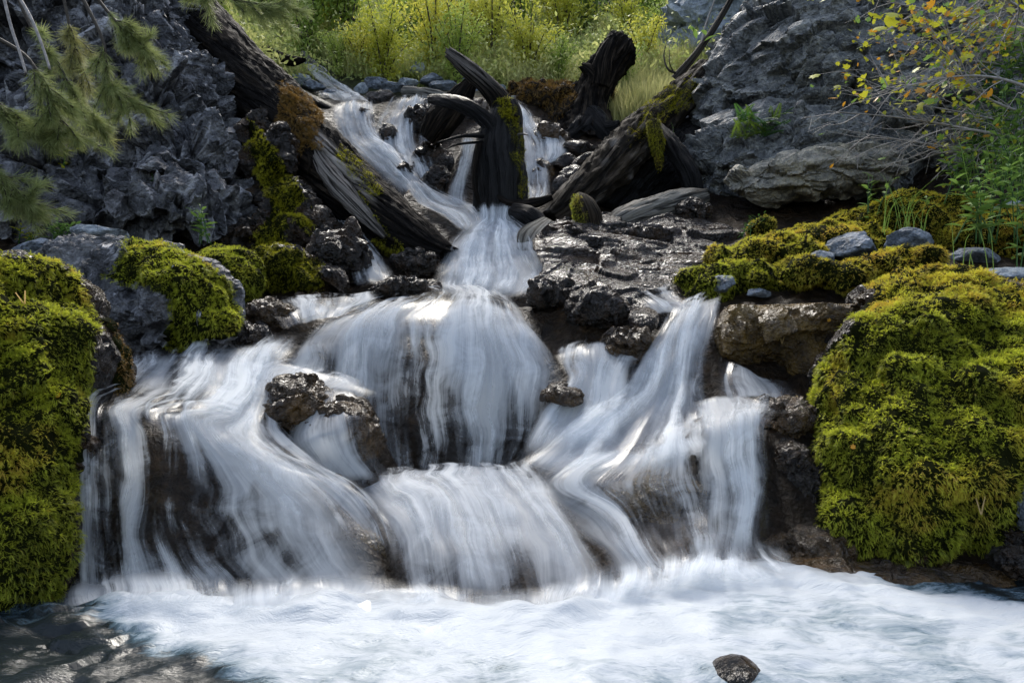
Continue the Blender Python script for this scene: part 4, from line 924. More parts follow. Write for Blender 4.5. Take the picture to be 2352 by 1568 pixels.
craggy('rock', 790, 1005, 2.58, 82, 90, .15, 12, 'wetbrown', 'overrun brown boulder right of the standing one', amp=.025, freq=8)
craggy('rock', 1296, 905, 2.82, 52, 22, .1, 13, 'wetbrown', 'small brown rock breaking the water below the small double fall', amp=.02)
craggy('rock', 1085, 985, 2.98, 90, 40, .06, 14, 'wet', 'dark hump behind the lower central curtain', amp=.02)
o_, BV, BF = cliff('brown_block', [(1760, 770, 3.12, 105, 75, .2), (1700, 770, 3.14, 58, 80, .2), (1880, 740, 3.12, 105, 60, .2), (1960, 720, 3.15, 60, 45, .2), (1850, 830, 3.05, 70, 60, .15)], .013, 'ochre', 'flat topped ochre brown rock block right of the right chute', 'rock', .028, 4.5, 44, crack=.2, top=P(1800, 700, 3.1)[2])
craggy('rock', 1835, 1130, 2.42, 55, 120, .12, 15, 'wet', 'purplish wet rock wedged under the right moss boulder', amp=.018, tilt=.25, freq=11)
craggy('rock', 1800, 960, 2.6, 70, 45, .14, 16, 'wetbrown', 'brown rock shelf below the block', amp=.025)
craggy('rock', 1860, 1260, 2.25, 110, 60, .14, 17, 'wetbrown', 'low brown rock at the edge of the lower pool', amp=.02)
cliff('shore_rock', [(2100, 1318, 2.1, 300, 24, .14), (1900, 1296, 2.15, 110, 22, .12), (2330, 1335, 2.06, 160, 26, .14)], .014, 'wetbrown', 'flat brown rock along the right shore of the pool', 'rock', .015, 5, 19)
craggy('rock', 2345, 1160, 2.1, 26, 60, .08, 20, 'stone', 'grey stone at the right edge under the moss', amp=.012)
craggy('rock', 2330, 1285, 2.0, 46, 34, .1, 22, 'wet', 'shiny black rock at the lower right edge', amp=.02)
cliff('underwater_rock', [(560, 1100, 2.42, 150, 60, .12, .35), (700, 1180, 2.30, 130, 55, .1, .5), (820, 1285, 2.21, 70, 80, .08, .4)], .016, 'ochre', 'brown ledge showing through the left cascade', 'rock', .02, 5, 23)
cliff('underwater_rock', [(1530, 1170, 2.44, 150, 90, .14), (1600, 1120, 2.5, 80, 50, .12)], .016, 'ochre', 'brown ledge showing through the right fan', 'rock', .02, 5, 24)
rk('rock', 1690, 1568, 1.44, 66, 60, .06, 25, 'wet', 'small rounded dark stone in the foam at the bottom edge', planes=1, rough=.04, soft=True, n=5)

for (px, py, d, rx, ry, sd_, mat, lab) in [
    (2076, 560, 3.75, 62, 36, 31, 'stone', 'blue grey stone, biggest of those on the moss bank'),
    (1962, 567, 3.8, 60, 36, 32, 'stone', 'dark grey stone left of the biggest one on the moss bank'),
    (1893, 594, 3.65, 34, 22, 33, 'stone', 'small blue grey stone set in orange moss'),
    (2232, 588, 3.6, 72, 26, 34, 'stone', 'flat grey stone right of the biggest one on the moss bank'),
    (2325, 505, 3.9, 62, 66, 35, 'pale', 'pale blue white stone at the right edge under leafy plants'),
    (2312, 636, 3.3, 58, 24, 36, 'pale', 'pale flat stone at the right edge above the mossy boulder'),
    (1662, 652, 3.5, 28, 22, 37, 'stone', 'small grey stone in the dark end of the moss bank'),
    (1745, 672, 3.45, 30, 12, 38, 'stone', 'tiny stone on top of the brown block'),
    (85, 572, 3.7, 62, 28, 39, 'stone', 'low brown grey stone left of the capped boulder'),
    (235, 545, 3.75, 62, 30, 40, 'pale', 'pale weathered stone on top of the capped boulder')]:
    rk('stone', px, py, d, rx, ry, min(rx, 60)/F*d*.9, sd_, mat, lab, 'stone', n=4, rough=.1)
# stones along the head of the falls
heads = [(690, 185, 8.6, 26, 14), (720, 200, 8.3, 30, 16), (760, 215, 7.9, 26, 14), (668, 200, 8.4, 22, 12), (860, 195, 8.3, 34, 18), (905, 205, 8.1, 36, 18), (940, 190, 8.3, 24, 14), (990, 185, 8.4, 30, 16), (1020, 200, 8.2, 34, 16), (960, 160, 8.9, 20, 18), (1075, 190, 8.5, 24, 13), (880, 228, 7.7, 40, 20), (830, 205, 8.1, 18, 16), (1290, 192, 8.6, 16, 14), (1110, 215, 8.1, 30, 12), (1150, 205, 8.4, 16, 10), (1240, 150, 9.5, 18, 9), (1330, 345, 6.4, 44, 26), (1300, 375, 6.2, 30, 24), (1350, 375, 6.0, 40, 24), (1320, 405, 5.9, 36, 26), (1290, 430, 5.8, 26, 30), (1180, 232, 7.7, 22, 10)]
for i, (px, py, d, rx, ry) in enumerate(heads):
    m_ = 'wet' if i in (11, 17, 18, 19, 20, 21) else ('stone' if i % 3 else 'pale')
    rk('stone', px, py, d, rx, ry, rx/F*d*.8, 200+i, m_, ('%s %s stone %s' % (('broad' if rx > 31 else 'small'), {'wet': 'wet black', 'stone': 'grey', 'pale': 'pale grey'}[m_], next(t for lim, t in ((700, 'beside the big log'), (800, 'at the foot of the far stream'), (872, 'just right of the far stream'), (950, 'over the left of the uppermost fall'), (1030, 'over the middle of the uppermost fall'), (1130, 'beside the bare branch of the stump'), (1200, 'behind the stump top'), (1280, 'on the brown bank'), (1310, 'near the sliding water'), (9999, 'between brown bank and hollow log')) if px < lim) + (' behind' if d > 8.35 else ''))), 'stone', 'stones around the upper falls', n=3, rough=.1)
for q_ in [(965, 275, 6.85, 34, 30, 60, 'black rock under the driftwood at the lip of the uppermost fall'), (892, 318, 6.62, 22, 26, 61, 'small black rock parting the uppermost fall'), (985, 372, 6.25, 40, 34, 62, 'rounded black rock in front of the dark ledge, left of the stump'), (1010, 430, 5.95, 44, 44, 63, 'black rock at the foot of the uppermost fall'), (840, 262, 6.85, 16, 20, 64, 'tiny black rock at the left lip of the uppermost fall'), (930, 395, 6.05, 16, 18, 65, 'small black rock low in the uppermost fall')]:
    cliff('rock', [(q_[0], q_[1], q_[2], q_[3], q_[4], .15), (q_[0]-q_[3]*.4, q_[1]+q_[4]*.3, q_[2]+.03, q_[3]*.6, q_[4]*.7, .13)], .014, 'wet', q_[6], 'rock', .04, 5, q_[5])
# rocks behind the upper falls
cliff('wet_ledge', [(1000, 300, 7.1, 70, 60, .3), (1000, 420, 6.3, 62, 72, .25), (1080, 290, 7.3, 60, 60, .3), (1010, 270, 7.3, 60, 40, .25)], .025, 'wet', 'dark knobbly ledge behind the uppermost fall', 'ledge', .05, 4.5, 26, crack=.4)
cliff('wet_ledge', [(1250, 330, 6.75, 55, 40, .25), (1240, 420, 6.25, 40, 50, .2)], .022, 'wetbrown', 'brown ledge behind the fall right of the stump', 'ledge', .04, 5, 27)

# ================================================================== LOGS
def px_path(a): return [P(x, y, d) for x, y, d in a]
big = empty('fallen_log', P(700, 560, 4.9)); tag(big, 'huge weathered log slanting down beside the uppermost fall', 'log')
def pale_big(V):
    x, y = PX(V); s = fbm(V*4, 3, 2)
    return sm(1-np.abs((x-780)/95), 0, .5)*sm(1-np.abs(((y-375)-(x-780)*1.02+6)/26), 0, .5)*.9*sm(s, -.35, .1)
o_, KV, KF = stem_obj('trunk', px_path([(330, -110, 6.3), (440, 50, 5.85), (535, 160, 5.55), (640, 268, 5.25), (740, 378, 5.0), (860, 490, 4.72), (960, 562, 4.5), (1030, 590, 4.4)]), [.27, .27, .26, .245, .235, .20, .15, .07], 'log', big, pale_big, nseg=120, nring=240, grain=.13, lump=.14, seed=3, jag=.1, gf=9)
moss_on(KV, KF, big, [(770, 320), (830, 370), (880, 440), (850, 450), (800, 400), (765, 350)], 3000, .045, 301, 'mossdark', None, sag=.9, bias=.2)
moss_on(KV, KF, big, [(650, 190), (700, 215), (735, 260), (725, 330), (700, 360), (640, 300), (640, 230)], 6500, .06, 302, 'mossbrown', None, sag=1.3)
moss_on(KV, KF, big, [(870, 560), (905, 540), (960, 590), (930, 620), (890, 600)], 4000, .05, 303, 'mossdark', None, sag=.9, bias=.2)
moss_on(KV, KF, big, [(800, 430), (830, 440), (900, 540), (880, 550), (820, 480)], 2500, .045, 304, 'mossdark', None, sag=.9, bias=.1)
for i, (a, b, c_) in enumerate([((700, 330), (712, 370), (706, 400)), ((760, 440), (775, 480), (790, 500)), ((810, 420), (850, 470), (880, 470)), ((742, 455), (752, 490), (748, 520))]):
    stem_obj('root', px_path([(*a, 4.85), (*b, 4.7), (*c_, 4.7)]), [.014, .01, .004], 'logbrown', big, nseg=8, nring=14, seed=i)
# bleached split rail of the log
stem_obj('split_wood', px_path([(715, 330, 4.8), (745, 385, 4.68), (780, 430, 4.58), (830, 485, 4.48), (885, 545, 4.4)]), [.02, .05, .055, .045, .015], 'log', big, lambda V: np.full(len(V), .8), nseg=28, nring=70, grain=.5, lump=.35, seed=9, flat_=.55)
# black stump in the middle
st = empty('stump', P(1150, 480, 5.25)); tag(st, 'black soaked stump with a bare branch pointing up left, in the falls', 'stump')
o_, TV, TF = stem_obj('trunk', px_path([(1152, 500, 5.25), (1150, 430, 5.3), (1146, 370, 5.35), (1152, 310, 5.4), (1160, 265, 5.42), (1158, 235, 5.42)]), [.19, .195, .19, .165, .13, .10], 'logblack', st, nseg=56, nring=80, grain=.16, lump=.12, seed=5, twist=.1)
stem_obj('branch', px_path([(1166, 285, 5.38), (1150, 235, 5.4), (1115, 195, 5.42), (1075, 158, 5.45), (1033, 122, 5.5)]), [.10, .075, .06, .058, .04], 'log', st, lambda V: .45*sm(V[:, 2], P(1, 230, 5.4)[2], P(1, 150, 5.4)[2]), nseg=36, nring=70, grain=.4, lump=.2, seed=6, jag=.05)
stem_obj('branch', px_path([(1145, 320, 5.3), (1125, 285, 5.3), (1080, 250, 5.35), (1030, 232, 5.5), (990, 228, 5.7)]), [.085, .06, .055, .05, .035], 'logblack', st, nseg=28, nring=60, grain=.3, seed=7)
stem_obj('twig', px_path([(1110, 312, 5.2), (1060, 313, 5.1), (1003, 328, 5.0)]), [.018, .012, .004], 'logblack', st, nseg=10, nring=24, seed=8)
stem_obj('twig', px_path([(1110, 325, 5.2), (1050, 332, 5.15), (1020, 345, 5.1)]), [.012, .008, .003], 'logblack', st, nseg=10, nring=24, seed=9)
stem_obj('twig', px_path([(1190, 310, 5.2), (1200, 308, 5.15), (1213, 311, 5.1)]), [.01, .007, .003], 'loggrey', st, nseg=8, nring=12, seed=9)
stem_obj('root', px_path([(1102, 330, 5.2), (1090, 400, 5.15), (1095, 450, 5.12), (1105, 478, 5.1)]), [.02, .018, .018, .01], 'log', st, nseg=10, nring=30, seed=10)
moss_on(TV, TF, st, [(1150, 230), (1185, 240), (1200, 330), (1212, 460), (1195, 460), (1180, 330), (1150, 270)], 3500, .04, 311, 'mossdark', lambda p, n, d: d*.5, sag=.7)
moss_on(TV, TF, st, [(1140, 220), (1180, 230), (1185, 270), (1150, 270)], 6000, .045, 312, 'mossdark', lambda p, n, d: d*.3, sag=.5, bias=.2)
def wood(name, label, pts, rad, mat, cat='log', pale=None, **k):
    o, V, Fq = stem_obj(name, px_path(pts), rad, mat, None, pale, **k); tag(o, label, cat); return o, V, Fq
wood('log_piece', 'dark split log end pointing up beside the stump branch', [(985, 320, 6.2), (1010, 285, 6.15), (1050, 235, 6.1), (1082, 190, 6.05)], [.09, .12, .10, .05], 'log', nseg=36, nring=50, grain=.35, seed=11, jag=.04)
wood('log_piece', 'weathered flat driftwood lying along the head of the fall', [(930, 212, 7.7), (985, 220, 7.5), (1045, 232, 7.3)], [.06, .07, .04], 'loggrey', nseg=24, nring=40, grain=.3, seed=12)
wood('log_piece', 'short dark branch hanging over the far stream', [(605, 108, 8.8), (640, 128, 8.6), (668, 140, 8.5), (700, 138, 8.4)], [.03, .05, .06, .02], 'log', nseg=16, nring=30, grain=.3, seed=13)
wood('log_piece', 'thin dark stick lying left of the uppermost fall', [(690, 215, 7.5), (740, 240, 7.2), (790, 262, 7.0)], [.05, .045, .02], 'logblack', nseg=16, nring=30, grain=.3, seed=14)
wood('log_piece', 'small weathered wood stub by the far stream', [(695, 122, 9.3), (725, 150, 9.2), (740, 158, 9.1)], [.03, .035, .02], 'loggrey', nseg=14, nring=20, grain=.4, seed=15)
# tall stump on the right
ts = empty('stump', P(1350, 310, 7.4)); tag(ts, 'tall leaning dark stump with a blunt forked top', 'stump')
stem_obj('trunk', px_path([(1330, 330, 7.4), (1345, 275, 7.4), (1360, 220, 7.4), (1388, 165, 7.4), (1424, 115, 7.4), (1442, 96, 7.4)]), [.36, .24, .17, .16, .17, .10], 'log', ts, nseg=72, nring=110, grain=.4, lump=.2, seed=21, jag=.05, twist=.6, gf=6)
stem_obj('fork', px_path([(1375, 200, 7.3), (1385, 150, 7.28), (1400, 110, 7.3), (1412, 86, 7.32)]), [.10, .09, .075, .03], 'log', ts, nseg=28, nring=50, grain=.4, seed=22, jag=.05)
stem_obj('knot', px_path([(1375, 195, 7.3), (1355, 165, 7.3), (1335, 150, 7.3)]), [.07, .06, .03], 'log', ts, nseg=20, nring=26, grain=.4, seed=23, jag=.03)
for i, (x, y) in enumerate([(1300, 320), (1400, 325), (1425, 290)]):
    stem_obj('root', px_path([(1355, 270, 7.25), ((1355+x)/2, 300, 7.1), (x, y, 7.0)]), [.12, .10, .05], 'logblack', ts, nseg=20, nring=30, grain=.4, seed=24+i)
# right log; black solid bodies stand for the shade in its hollow
rl = empty('fallen_log', P(1400, 500, 5.2)); tag(rl, 'grey brown hollow log leaning from the huge boulder to the stream', 'log')
o_, QV, QF = stem_obj('trunk', px_path([(1620, 165, 6.7), (1530, 262, 6.3), (1450, 340, 5.95), (1370, 415, 5.55), (1300, 470, 5.2), (1262, 500, 5.05)]), [.10, .15, .17, .14, .10, .05], 'logbrown', rl, lambda V: .35*sm(fbm(V*5, 3, 8), 0, .5), nseg=64, nring=130, grain=.4, lump=.25, seed=31, jag=.05)
stem_obj('hollow_shade_body', px_path([(1620, 330, 6.5), (1550, 380, 6.4), (1460, 440, 6.1), (1390, 495, 5.7)]), [.25, .34, .28, .12], 'logblack', rl, nseg=48, nring=60, grain=.25, lump=.25, seed=32)  # solid body, coloured black as the shaded cavity under the log
stem_obj('hollow_shade_body', px_path([(1510, 290, 5.95), (1540, 330, 5.75), (1580, 400, 5.6), (1600, 470, 5.5)]), [.04, .06, .07, .05], 'logblack', rl, nseg=30, nring=40, grain=.4, lump=.3, seed=33)
moss_on(QV, QF, rl, [(1500, 230), (1600, 180), (1600, 240), (1520, 290), (1440, 330), (1450, 280)], 2500, .04, 321, 'mossdark', None, sag=.5, bias=.15)
mh, MHV, MHF = stem_obj('hanging_moss_root', px_path([(1500, 280, 5.75), (1507, 320, 5.7), (1512, 360, 5.7), (1514, 392, 5.7)]), [.05, .05, .03, .005], 'logbrown', rl, nseg=14, nring=24, seed=34)
moss_on(MHV, MHF, rl, None, 6000, .045, 322, 'mossdark', lambda p, n, d: d, sag=1.3)
wood('fallen_log', 'bleached grey log lying under the hollow log', [(1395, 518, 4.85), (1430, 506, 4.9), (1500, 484, 5.1), (1580, 462, 5.3), (1620, 450, 5.4)], [.03, .085, .10, .085, .05], 'loggrey', pale=lambda V: np.full(len(V), .3), nseg=40, nring=70, grain=.25, lump=.15, seed=35, jag=.03)
o_, _V, _F = wood('wooden_board', 'pale wet wooden board standing in the plunge', [(1205, 582, 4.4), (1225, 545, 4.5), (1262, 508, 4.7)], [.05, .09, .05], 'loggrey', 'board', nseg=24, nring=30, grain=.2, seed=36, flat_=.3)
wood('driftwood', 'dark crooked branch lying across the stream above the plunge', [(1142, 448, 5.1), (1165, 465, 5.0), (1195, 470, 4.95), (1230, 466, 4.95), (1268, 452, 4.95)], [.012, .022, .03, .03, .018], 'log', 'branch', nseg=14, nring=50, grain=.4, seed=37)
wood('driftwood', 'black forked driftwood right of the plunge', [(1180, 485, 4.95), (1215, 495, 4.85), (1245, 520, 4.8), (1250, 545, 4.75)], [.05, .06, .05, .03], 'logblack', 'branch', nseg=18, nring=40, grain=.3, seed=38)
sn = empty('stub', P(1340, 515, 4.75)); tag(sn, 'short mossy wood stub in front of the hollow log', 'stump')
o_, UV_, UF_ = stem_obj('wood', px_path([(1352, 525, 4.75), (1345, 490, 4.75), (1335, 462, 4.78), (1328, 445, 4.8)]), [.09, .085, .06, .02], 'logbrown', sn, nseg=28, nring=40, grain=.3, seed=39)
moss_on(UV_, UF_, sn, [(1300, 455), (1335, 440), (1345, 480), (1350, 505), (1330, 530), (1300, 520)], 4000, .04, 331, 'moss', lambda p, n, d: d*.5, sag=.6)
craggy('rock', 1330, 570, 4.6, 70, 45, .15, 51, 'wet', 'black rock right of the plunge under the grey log', amp=.04, freq=7)
craggy('rock', 1440, 545, 4.75, 90, 26, .15, 52, 'wet', 'low black rock in front of the bleached log', amp=.03, freq=7)
craggy('rock', 1590, 490, 5.1, 40, 34, .14, 53, 'wet', 'knobbly black rock at the end of the bleached log', amp=.04, freq=8)
craggy('rock', 960, 605, 4.35, 60, 34, .14, 54, 'wet', 'black rock under the lower end of the big log', amp=.035, freq=8)
craggy('rock', 740, 495, 5.0, 26, 60, .14, 55, 'wet', 'glistening rock left of the side chute', amp=.03, freq=8, tilt=-.4)

# ================================================================== HILLSIDE GROWTH
def leafshape(L=1., W=.35, n=3, fold=.15):
    V = [(0, 0, 0)]; Fc = []
    for k in range(1, n):
        t = k/n; w_ = W*math.sin(math.pi*t**.8); z = -.25*t*t*L
        V += [(-w_/2, L*t, z+fold*w_), (0, L*t, z), (w_/2, L*t, z+fold*w_)]
    V.append((0, L, -.3*L)); e = len(V)-1
    Fc += [(0, 1, 2), (0, 2, 3)]
    for k in range(1, n-1):
        a = 1+3*(k-1); Fc += [(a, a+3, a+4, a+1), (a+1, a+4, a+5, a+2)]
    a = 1+3*(n-2); Fc += [(a, e, a+1), (a+1, e, a+2)]
    return V, Fc
def leafclump(n, R_, L, seed, W=.45, up=.4):
    "a loose sprig of leaves, for masses nobody could count"
    r = np.random.default_rng(seed); V = []; Fc = []; tip = []
    lv, lf = leafshape(L, W*L, 3); lv = np.array(lv)
    for k in range(n):
        c = r.normal(size=3)*R_*np.array([1, 1, 1.1]); d = norm(r.normal(size=3)+np.array([0, 0, up])); x = norm(np.cross(d, r.normal(size=3))); z = np.cross(x, d)
        q = c+lv[:, :1]*x+lv[:, 1:2]*d+lv[:, 2:]*z; i = len(V)
        V += list(q); Fc += [tuple(a+i for a in f) for f in lf]; tip += [r.random()]*len(q)
    return V, Fc, tip
M['hill_leaf'] = leaf_mat('hillside_leaves', (.18, .27, .06), (.5, .58, .16), (.76, .75, .3), .5, dry=(.6, .54, .3))
M['grassm'] = leaf_mat('hillside_grass', (.2, .28, .07), (.5, .54, .15), (.7, .66, .3), .5, dry=(.48, .42, .24))
HL = [proto('leaf_sprig', *leafclump(34, .15, .052, 60+k)[:2], M['hill_leaf'], leafclump(34, .15, .052, 60+k)[2]) for k in range(4)]
def grasstuft(n, h, seed, spread=.05):
    r = np.random.default_rng(seed); V = []; Fc = []; tip = []
    for k in range(n):
        b = r.normal(size=2)*spread; l = h*r.uniform(.5, 1.1); a = r.uniform(0, 6.28); le = r.uniform(.15, .7); w_ = .006
        s = np.array([math.cos(a), math.sin(a)]); p = np.array([-s[1], s[0]])
        i = len(V)
        for t in (0, .35, .7, 1.):
            c = b+s*le*l*t*t; z = l*(t-.22*le*t*t); ww = w_*(1-t*.9)
            V += [(*(c-p*ww), z), (*(c+p*ww), z)]; tip += [t, t]
        Fc += [(i, i+1, i+3, i+2), (i+2, i+3, i+5, i+4), (i+4, i+5, i+7, i+6)]
    return V, Fc, tip
GT = [proto('grass_tuft', *grasstuft(16, .32, 80+k)[:2], M['grassm'], grasstuft(16, .32, 80+k)[2]) for k in range(3)]
r = np.random.default_rng(5)
def hill_pts(n, seed, y0=7.9, y1=24, zoff=0.):
    r = np.random.default_rng(seed); y = y0+(y1-y0)*r.random(n)**1.4; px = r.uniform(300, 1980, n); x = (px-1176)/F*y
    z = H(x, y)+zoff; p = np.stack([x, y, z], 1)
    X, Y = PX(p); k = (Y < 205) & (Y > -150)
    # keep the far stream's course free
    k &= ~((y < 10.) & (np.abs(X-(700+(Y-137)*1.1)) < 55))
    k &= ~((y < 8.6) & (Y > 185) & (X < 1180))
    return p[k]
p = hill_pts(11000, 1); n = len(p)
o = scatter('undergrowth', p+np.array([0, 0, .06]), np.tile([0, -.2, 1.], (n, 1))+r.normal(size=(n, 3))*.4, r.uniform(.6, 1.5, n), HL, None,
    {'tint': np.clip(.5+.6*fbm(p*.9, 3, 4)+r.normal(size=n)*.15, 0, 1), 'dry': np.clip(sm(fbm(p*.6+3, 3, 9), .0, .5)*.55, 0, 1)}, 4)
tag(o, 'low leafy undergrowth covering the hillside', kind='stuff')
p = hill_pts(6000, 2, 7.7, 16); n = len(p)
o = scatter('grass', p, np.tile([0, -.1, 1.], (n, 1))+r.normal(size=(n, 3))*.15, r.uniform(.5, 1.3, n), GT, None,
    {'tint': r.random(n), 'dry': np.clip(.25+.6*fbm(p*.8+3, 3, 19), 0, 1)}, 5)
tag(o, 'pale green grass on the hillside', kind='stuff')
# right-hand grassy slope between tall stump and boulder
y = r.uniform(7.4, 9.6, 1600); pxx = r.uniform(1400, 1600, 1600); x = (pxx-1176)/F*y; p = np.stack([x, y, H(x, y)], 1); n = len(p)
o = scatter('grass', p, np.tile([0, -.1, 1.], (n, 1))+r.normal(size=(n, 3))*.15, r.uniform(.5, 1.2, n), GT, None, {'tint': r.random(n), 'dry': np.clip(r.normal(.35, .2, n), 0, 1)}, 6)
tag(o, 'tall pale grass between the tall stump and the huge boulder', kind='stuff')

# shrubs: one of each kind, then copies
def shrub_mesh(seed, h, rad, nl, leaf, mat, upright=1.):
    r = np.random.default_rng(seed); SVs = []; SFs = []; LVs = []; LFs = []; tips = []; k0 = 0
    lv, lf = leafshape(leaf, leaf*.42, 3); lv = np.array(lv); ends = []
    for s in range(11):
        a = r.uniform(0, 6.28); e = np.array([math.cos(a)*rad*r.uniform(.2, 1), math.sin(a)*rad*r.uniform(.2, 1), h*r.uniform(.55, 1.)])
        mid = e*np.array([.35, .35, .55]); c = crom(np.array([[0, 0, 0], mid, e]), 9); ends.append(c)
        w_ = .012*h
        for j in range(9):
            rr = w_*(1-j/9)+.003
            SVs += [c[j]+[-rr, 0, 0], c[j]+[rr*.5, rr*.8, 0], c[j]+[rr*.5, -rr*.8, 0]]
            if j:
                b = len(SVs)-6
                for q in range(3): SFs.append((b+q, b+(q+1) % 3, b+3+(q+1) % 3, b+3+q))
    for q in range(nl):
        c = ends[r.integers(len(ends))]; j = r.random()**.6*8; b = c[int(j)]
        o_ = b+r.normal(size=3)*rad*.13*np.array([1, 1, .8])
        d = norm(r.normal(size=3)+np.array([0, 0, .5*upright])); x = norm(np.cross(d, r.normal(size=3))); z = np.cross(x, d)
        w_ = o_+lv[:, :1]*x+lv[:, 1:2]*d+lv[:, 2:]*z; i = len(LVs); LVs += list(w_*1.); LFs += [tuple(a+i for a in f) for f in lf]; tips += [r.random()]*len(w_)
    return (SVs, SFs), (LVs, LFs, tips)
M['leaf_yellow'] = None
def tmat(name, a, b, tip): 
    m = leaf_mat(name, a, b, tip, .45, inst=False); nt = m.node_tree
    for nd in nt.nodes:
        if nd.type == 'ATTRIBUTE' and nd.attribute_name == 'tint':
            oi = nt.nodes.new('ShaderNodeObjectInfo')
            for l in list(nd.outputs['Fac'].links): nt.links.new(oi.outputs['Random'], l.to_socket)
    return m
SH = [('yellow green', tmat('yellow_green_leaves', (.42, .46, .05), (.56, .56, .08), (.75, .7, .15))), ('mid green', tmat('mid_green_leaves', (.2, .32, .05), (.3, .42, .07), (.5, .56, .14))), ('dark green', tmat('dark_green_leaves', (.08, .14, .03), (.12, .2, .04), (.2, .28, .06)))]
kinds = []
for k, (nm, mt) in enumerate(SH):
    (sv, sf), (lv, lf, tp) = shrub_mesh(400+k, 1.15, .5, 2300, .052, mt, 1.)
    a = mesh('stems', sv, sf, M['twigdark']); b = mesh('leaves', lv, lf, mt, attrs={'tip': tp}); kinds.append((a, b))
spots = [(1.0, 880, 175, 0), (1.3, 1000, 150, 0), (1.2, 1130, 120, 0), (1.0, 1215, 170, 0), (.9, 1050, 175, 1), (1.5, 700, 110, 1), (1.4, 620, 60, 1), (1.6, 800, 90, 1), (1.5, 1060, 70, 1), (1.4, 940, 60, 0), (1.6, 1190, 80, 1), (1.4, 1290, 110, 0), (1.3, 1340, 70, 2), (1.6, 560, 20, 1), (1.5, 740, 20, 2), (1.6, 860, 0, 0), (1.5, 1000, 0, 2), (1.7, 1120, 10, 1), (1.6, 1250, 10, 2), (1.5, 1330, 10, 0), (.8, 1480, 150, 0), (.8, 1530, 110, 1), (.9, 1440, 80, 0), (.7, 1420, 215, 1), (.6, 780, 150, 1), (.7, 830, 150, 0), (1.0, 1500, 60, 1), (.6, 1280, 175, 1), (1.3, 660, 0, 1), (1.2, 500, 60, 1), (1.3, 1070, 120, 0), (1.1, 930, 120, 1), (1.4, 1200, 40, 0), (1.1, 760, 60, 0)]
def hill_at(px, py):
    ys = np.linspace(7.6, 30, 400); xs = (px-1176)/F*ys; z = H(xs, ys); _, Y = PX(np.stack([xs, ys, z], 1)); i = np.argmax(Y < py) if (Y < py).any() else 250
    return np.array([xs[i], ys[i], z[i]])
where = ['above the stones left of the falls' , 'up the hillside']
for i, (s, px, py, kd) in enumerate(spots):
    b = hill_at(px, py+25); e = empty('shrub', b-np.array([0, 0, .05])); e.scale = (s, s, s); e.rotation_euler = (0, 0, i*1.7)
    near = b[1] < 10.5
    over = next(t for lim, t in ((600, 'right of the big log top'), (720, 'above the far end of the big log'), (850, 'over the far white stream'), (1000, 'over the stones left of the bare branch'), (1110, 'over the tip of the bare branch'), (1230, 'right of the bare branch tip'), (1360, 'left of the tall stump'), (1460, 'over the tall stump'), (9999, 'between tall stump and sapling')) if px < lim)
    lab = ("small " if s < .95 else "") + f"{SH[kd][0]} shrub " + over + next(t for lim, t in ((15, ', at the top edge'), (75, ', high up'), (115, ', halfway'), (999, ', low down')) if py < lim)
    tag(e, lab, 'shrub', f'{SH[kd][0]} shrubs ' + ('low' if near else 'high') + ' on the hillside')
    for nm, md in (('stems', kinds[kd][0]), ('leaves', kinds[kd][1])):
        c = link(nm, md, e)
        if nm == 'leaves': c['kind'] = 'stuff'

# ================================================================== PLANTS, BUSH, TWIGS
def flatmat(name, c, tr=.4): return flat(name, c, .45, .25, 25, 0, tr)
M['lf_green'] = flatmat('fresh_green_leaf', (.2, .33, .07)); M['lf_yellow'] = flatmat('yellow_green_leaf', (.5, .5, .04)); M['lf_orange'] = flatmat('orange_leaf', (.6, .3, .03)); M['lf_dark'] = flatmat('dark_green_leaf', (.07, .17, .035))
LM = {k: mesh('leaf', *leafshape(1., .34, 4), M[k]) for k in ('lf_green', 'lf_yellow', 'lf_orange', 'lf_dark')}
def lobed(mat, seed=0):
    V = [(0, 0, 0)]; r = random.Random(seed)
    pts = [(0, 0), (-.25, .05), (-.5, .25), (-.33, .4), (-.45, .7), (-.18, .68), (0, 1.), (.18, .68), (.45, .7), (.33, .4), (.5, .25), (.25, .05)]
    V = [(0, .35, .03)]+[(x, y, -.12*(x*x+y*y)+r.uniform(-.03, .03)) for x, y in pts]
    return V, [(0, k, k+1) for k in range(1, 12)]+[(0, 12, 1)]
LL = {k: mesh('leaf', *lobed(k), M[k]) for k in ('lf_green', 'lf_yellow', 'lf_orange')}
def place(o, p, d, size, roll, parent):
    d = Vector(d).normalized(); q = d.to_track_quat('Y', 'Z'); o.rotation_mode = 'QUATERNION'
    from mathutils import Quaternion
    o.rotation_quaternion = q@Quaternion((0, 1, 0), roll); o.location = Vector(p)-parent.location; o.scale = (size, size, size)
rr_ = random.Random(3)
def thin(pts, r0, r1, mat, parent, name='stem', nring=14, nseg=5):
    k = len(pts); V, Fq, fc, uv = tube(pts, list(np.linspace(r0, r1, k)), nseg, nring, 0, 1, lump=0)
    return obj(name, V, fc, M[mat], parent)
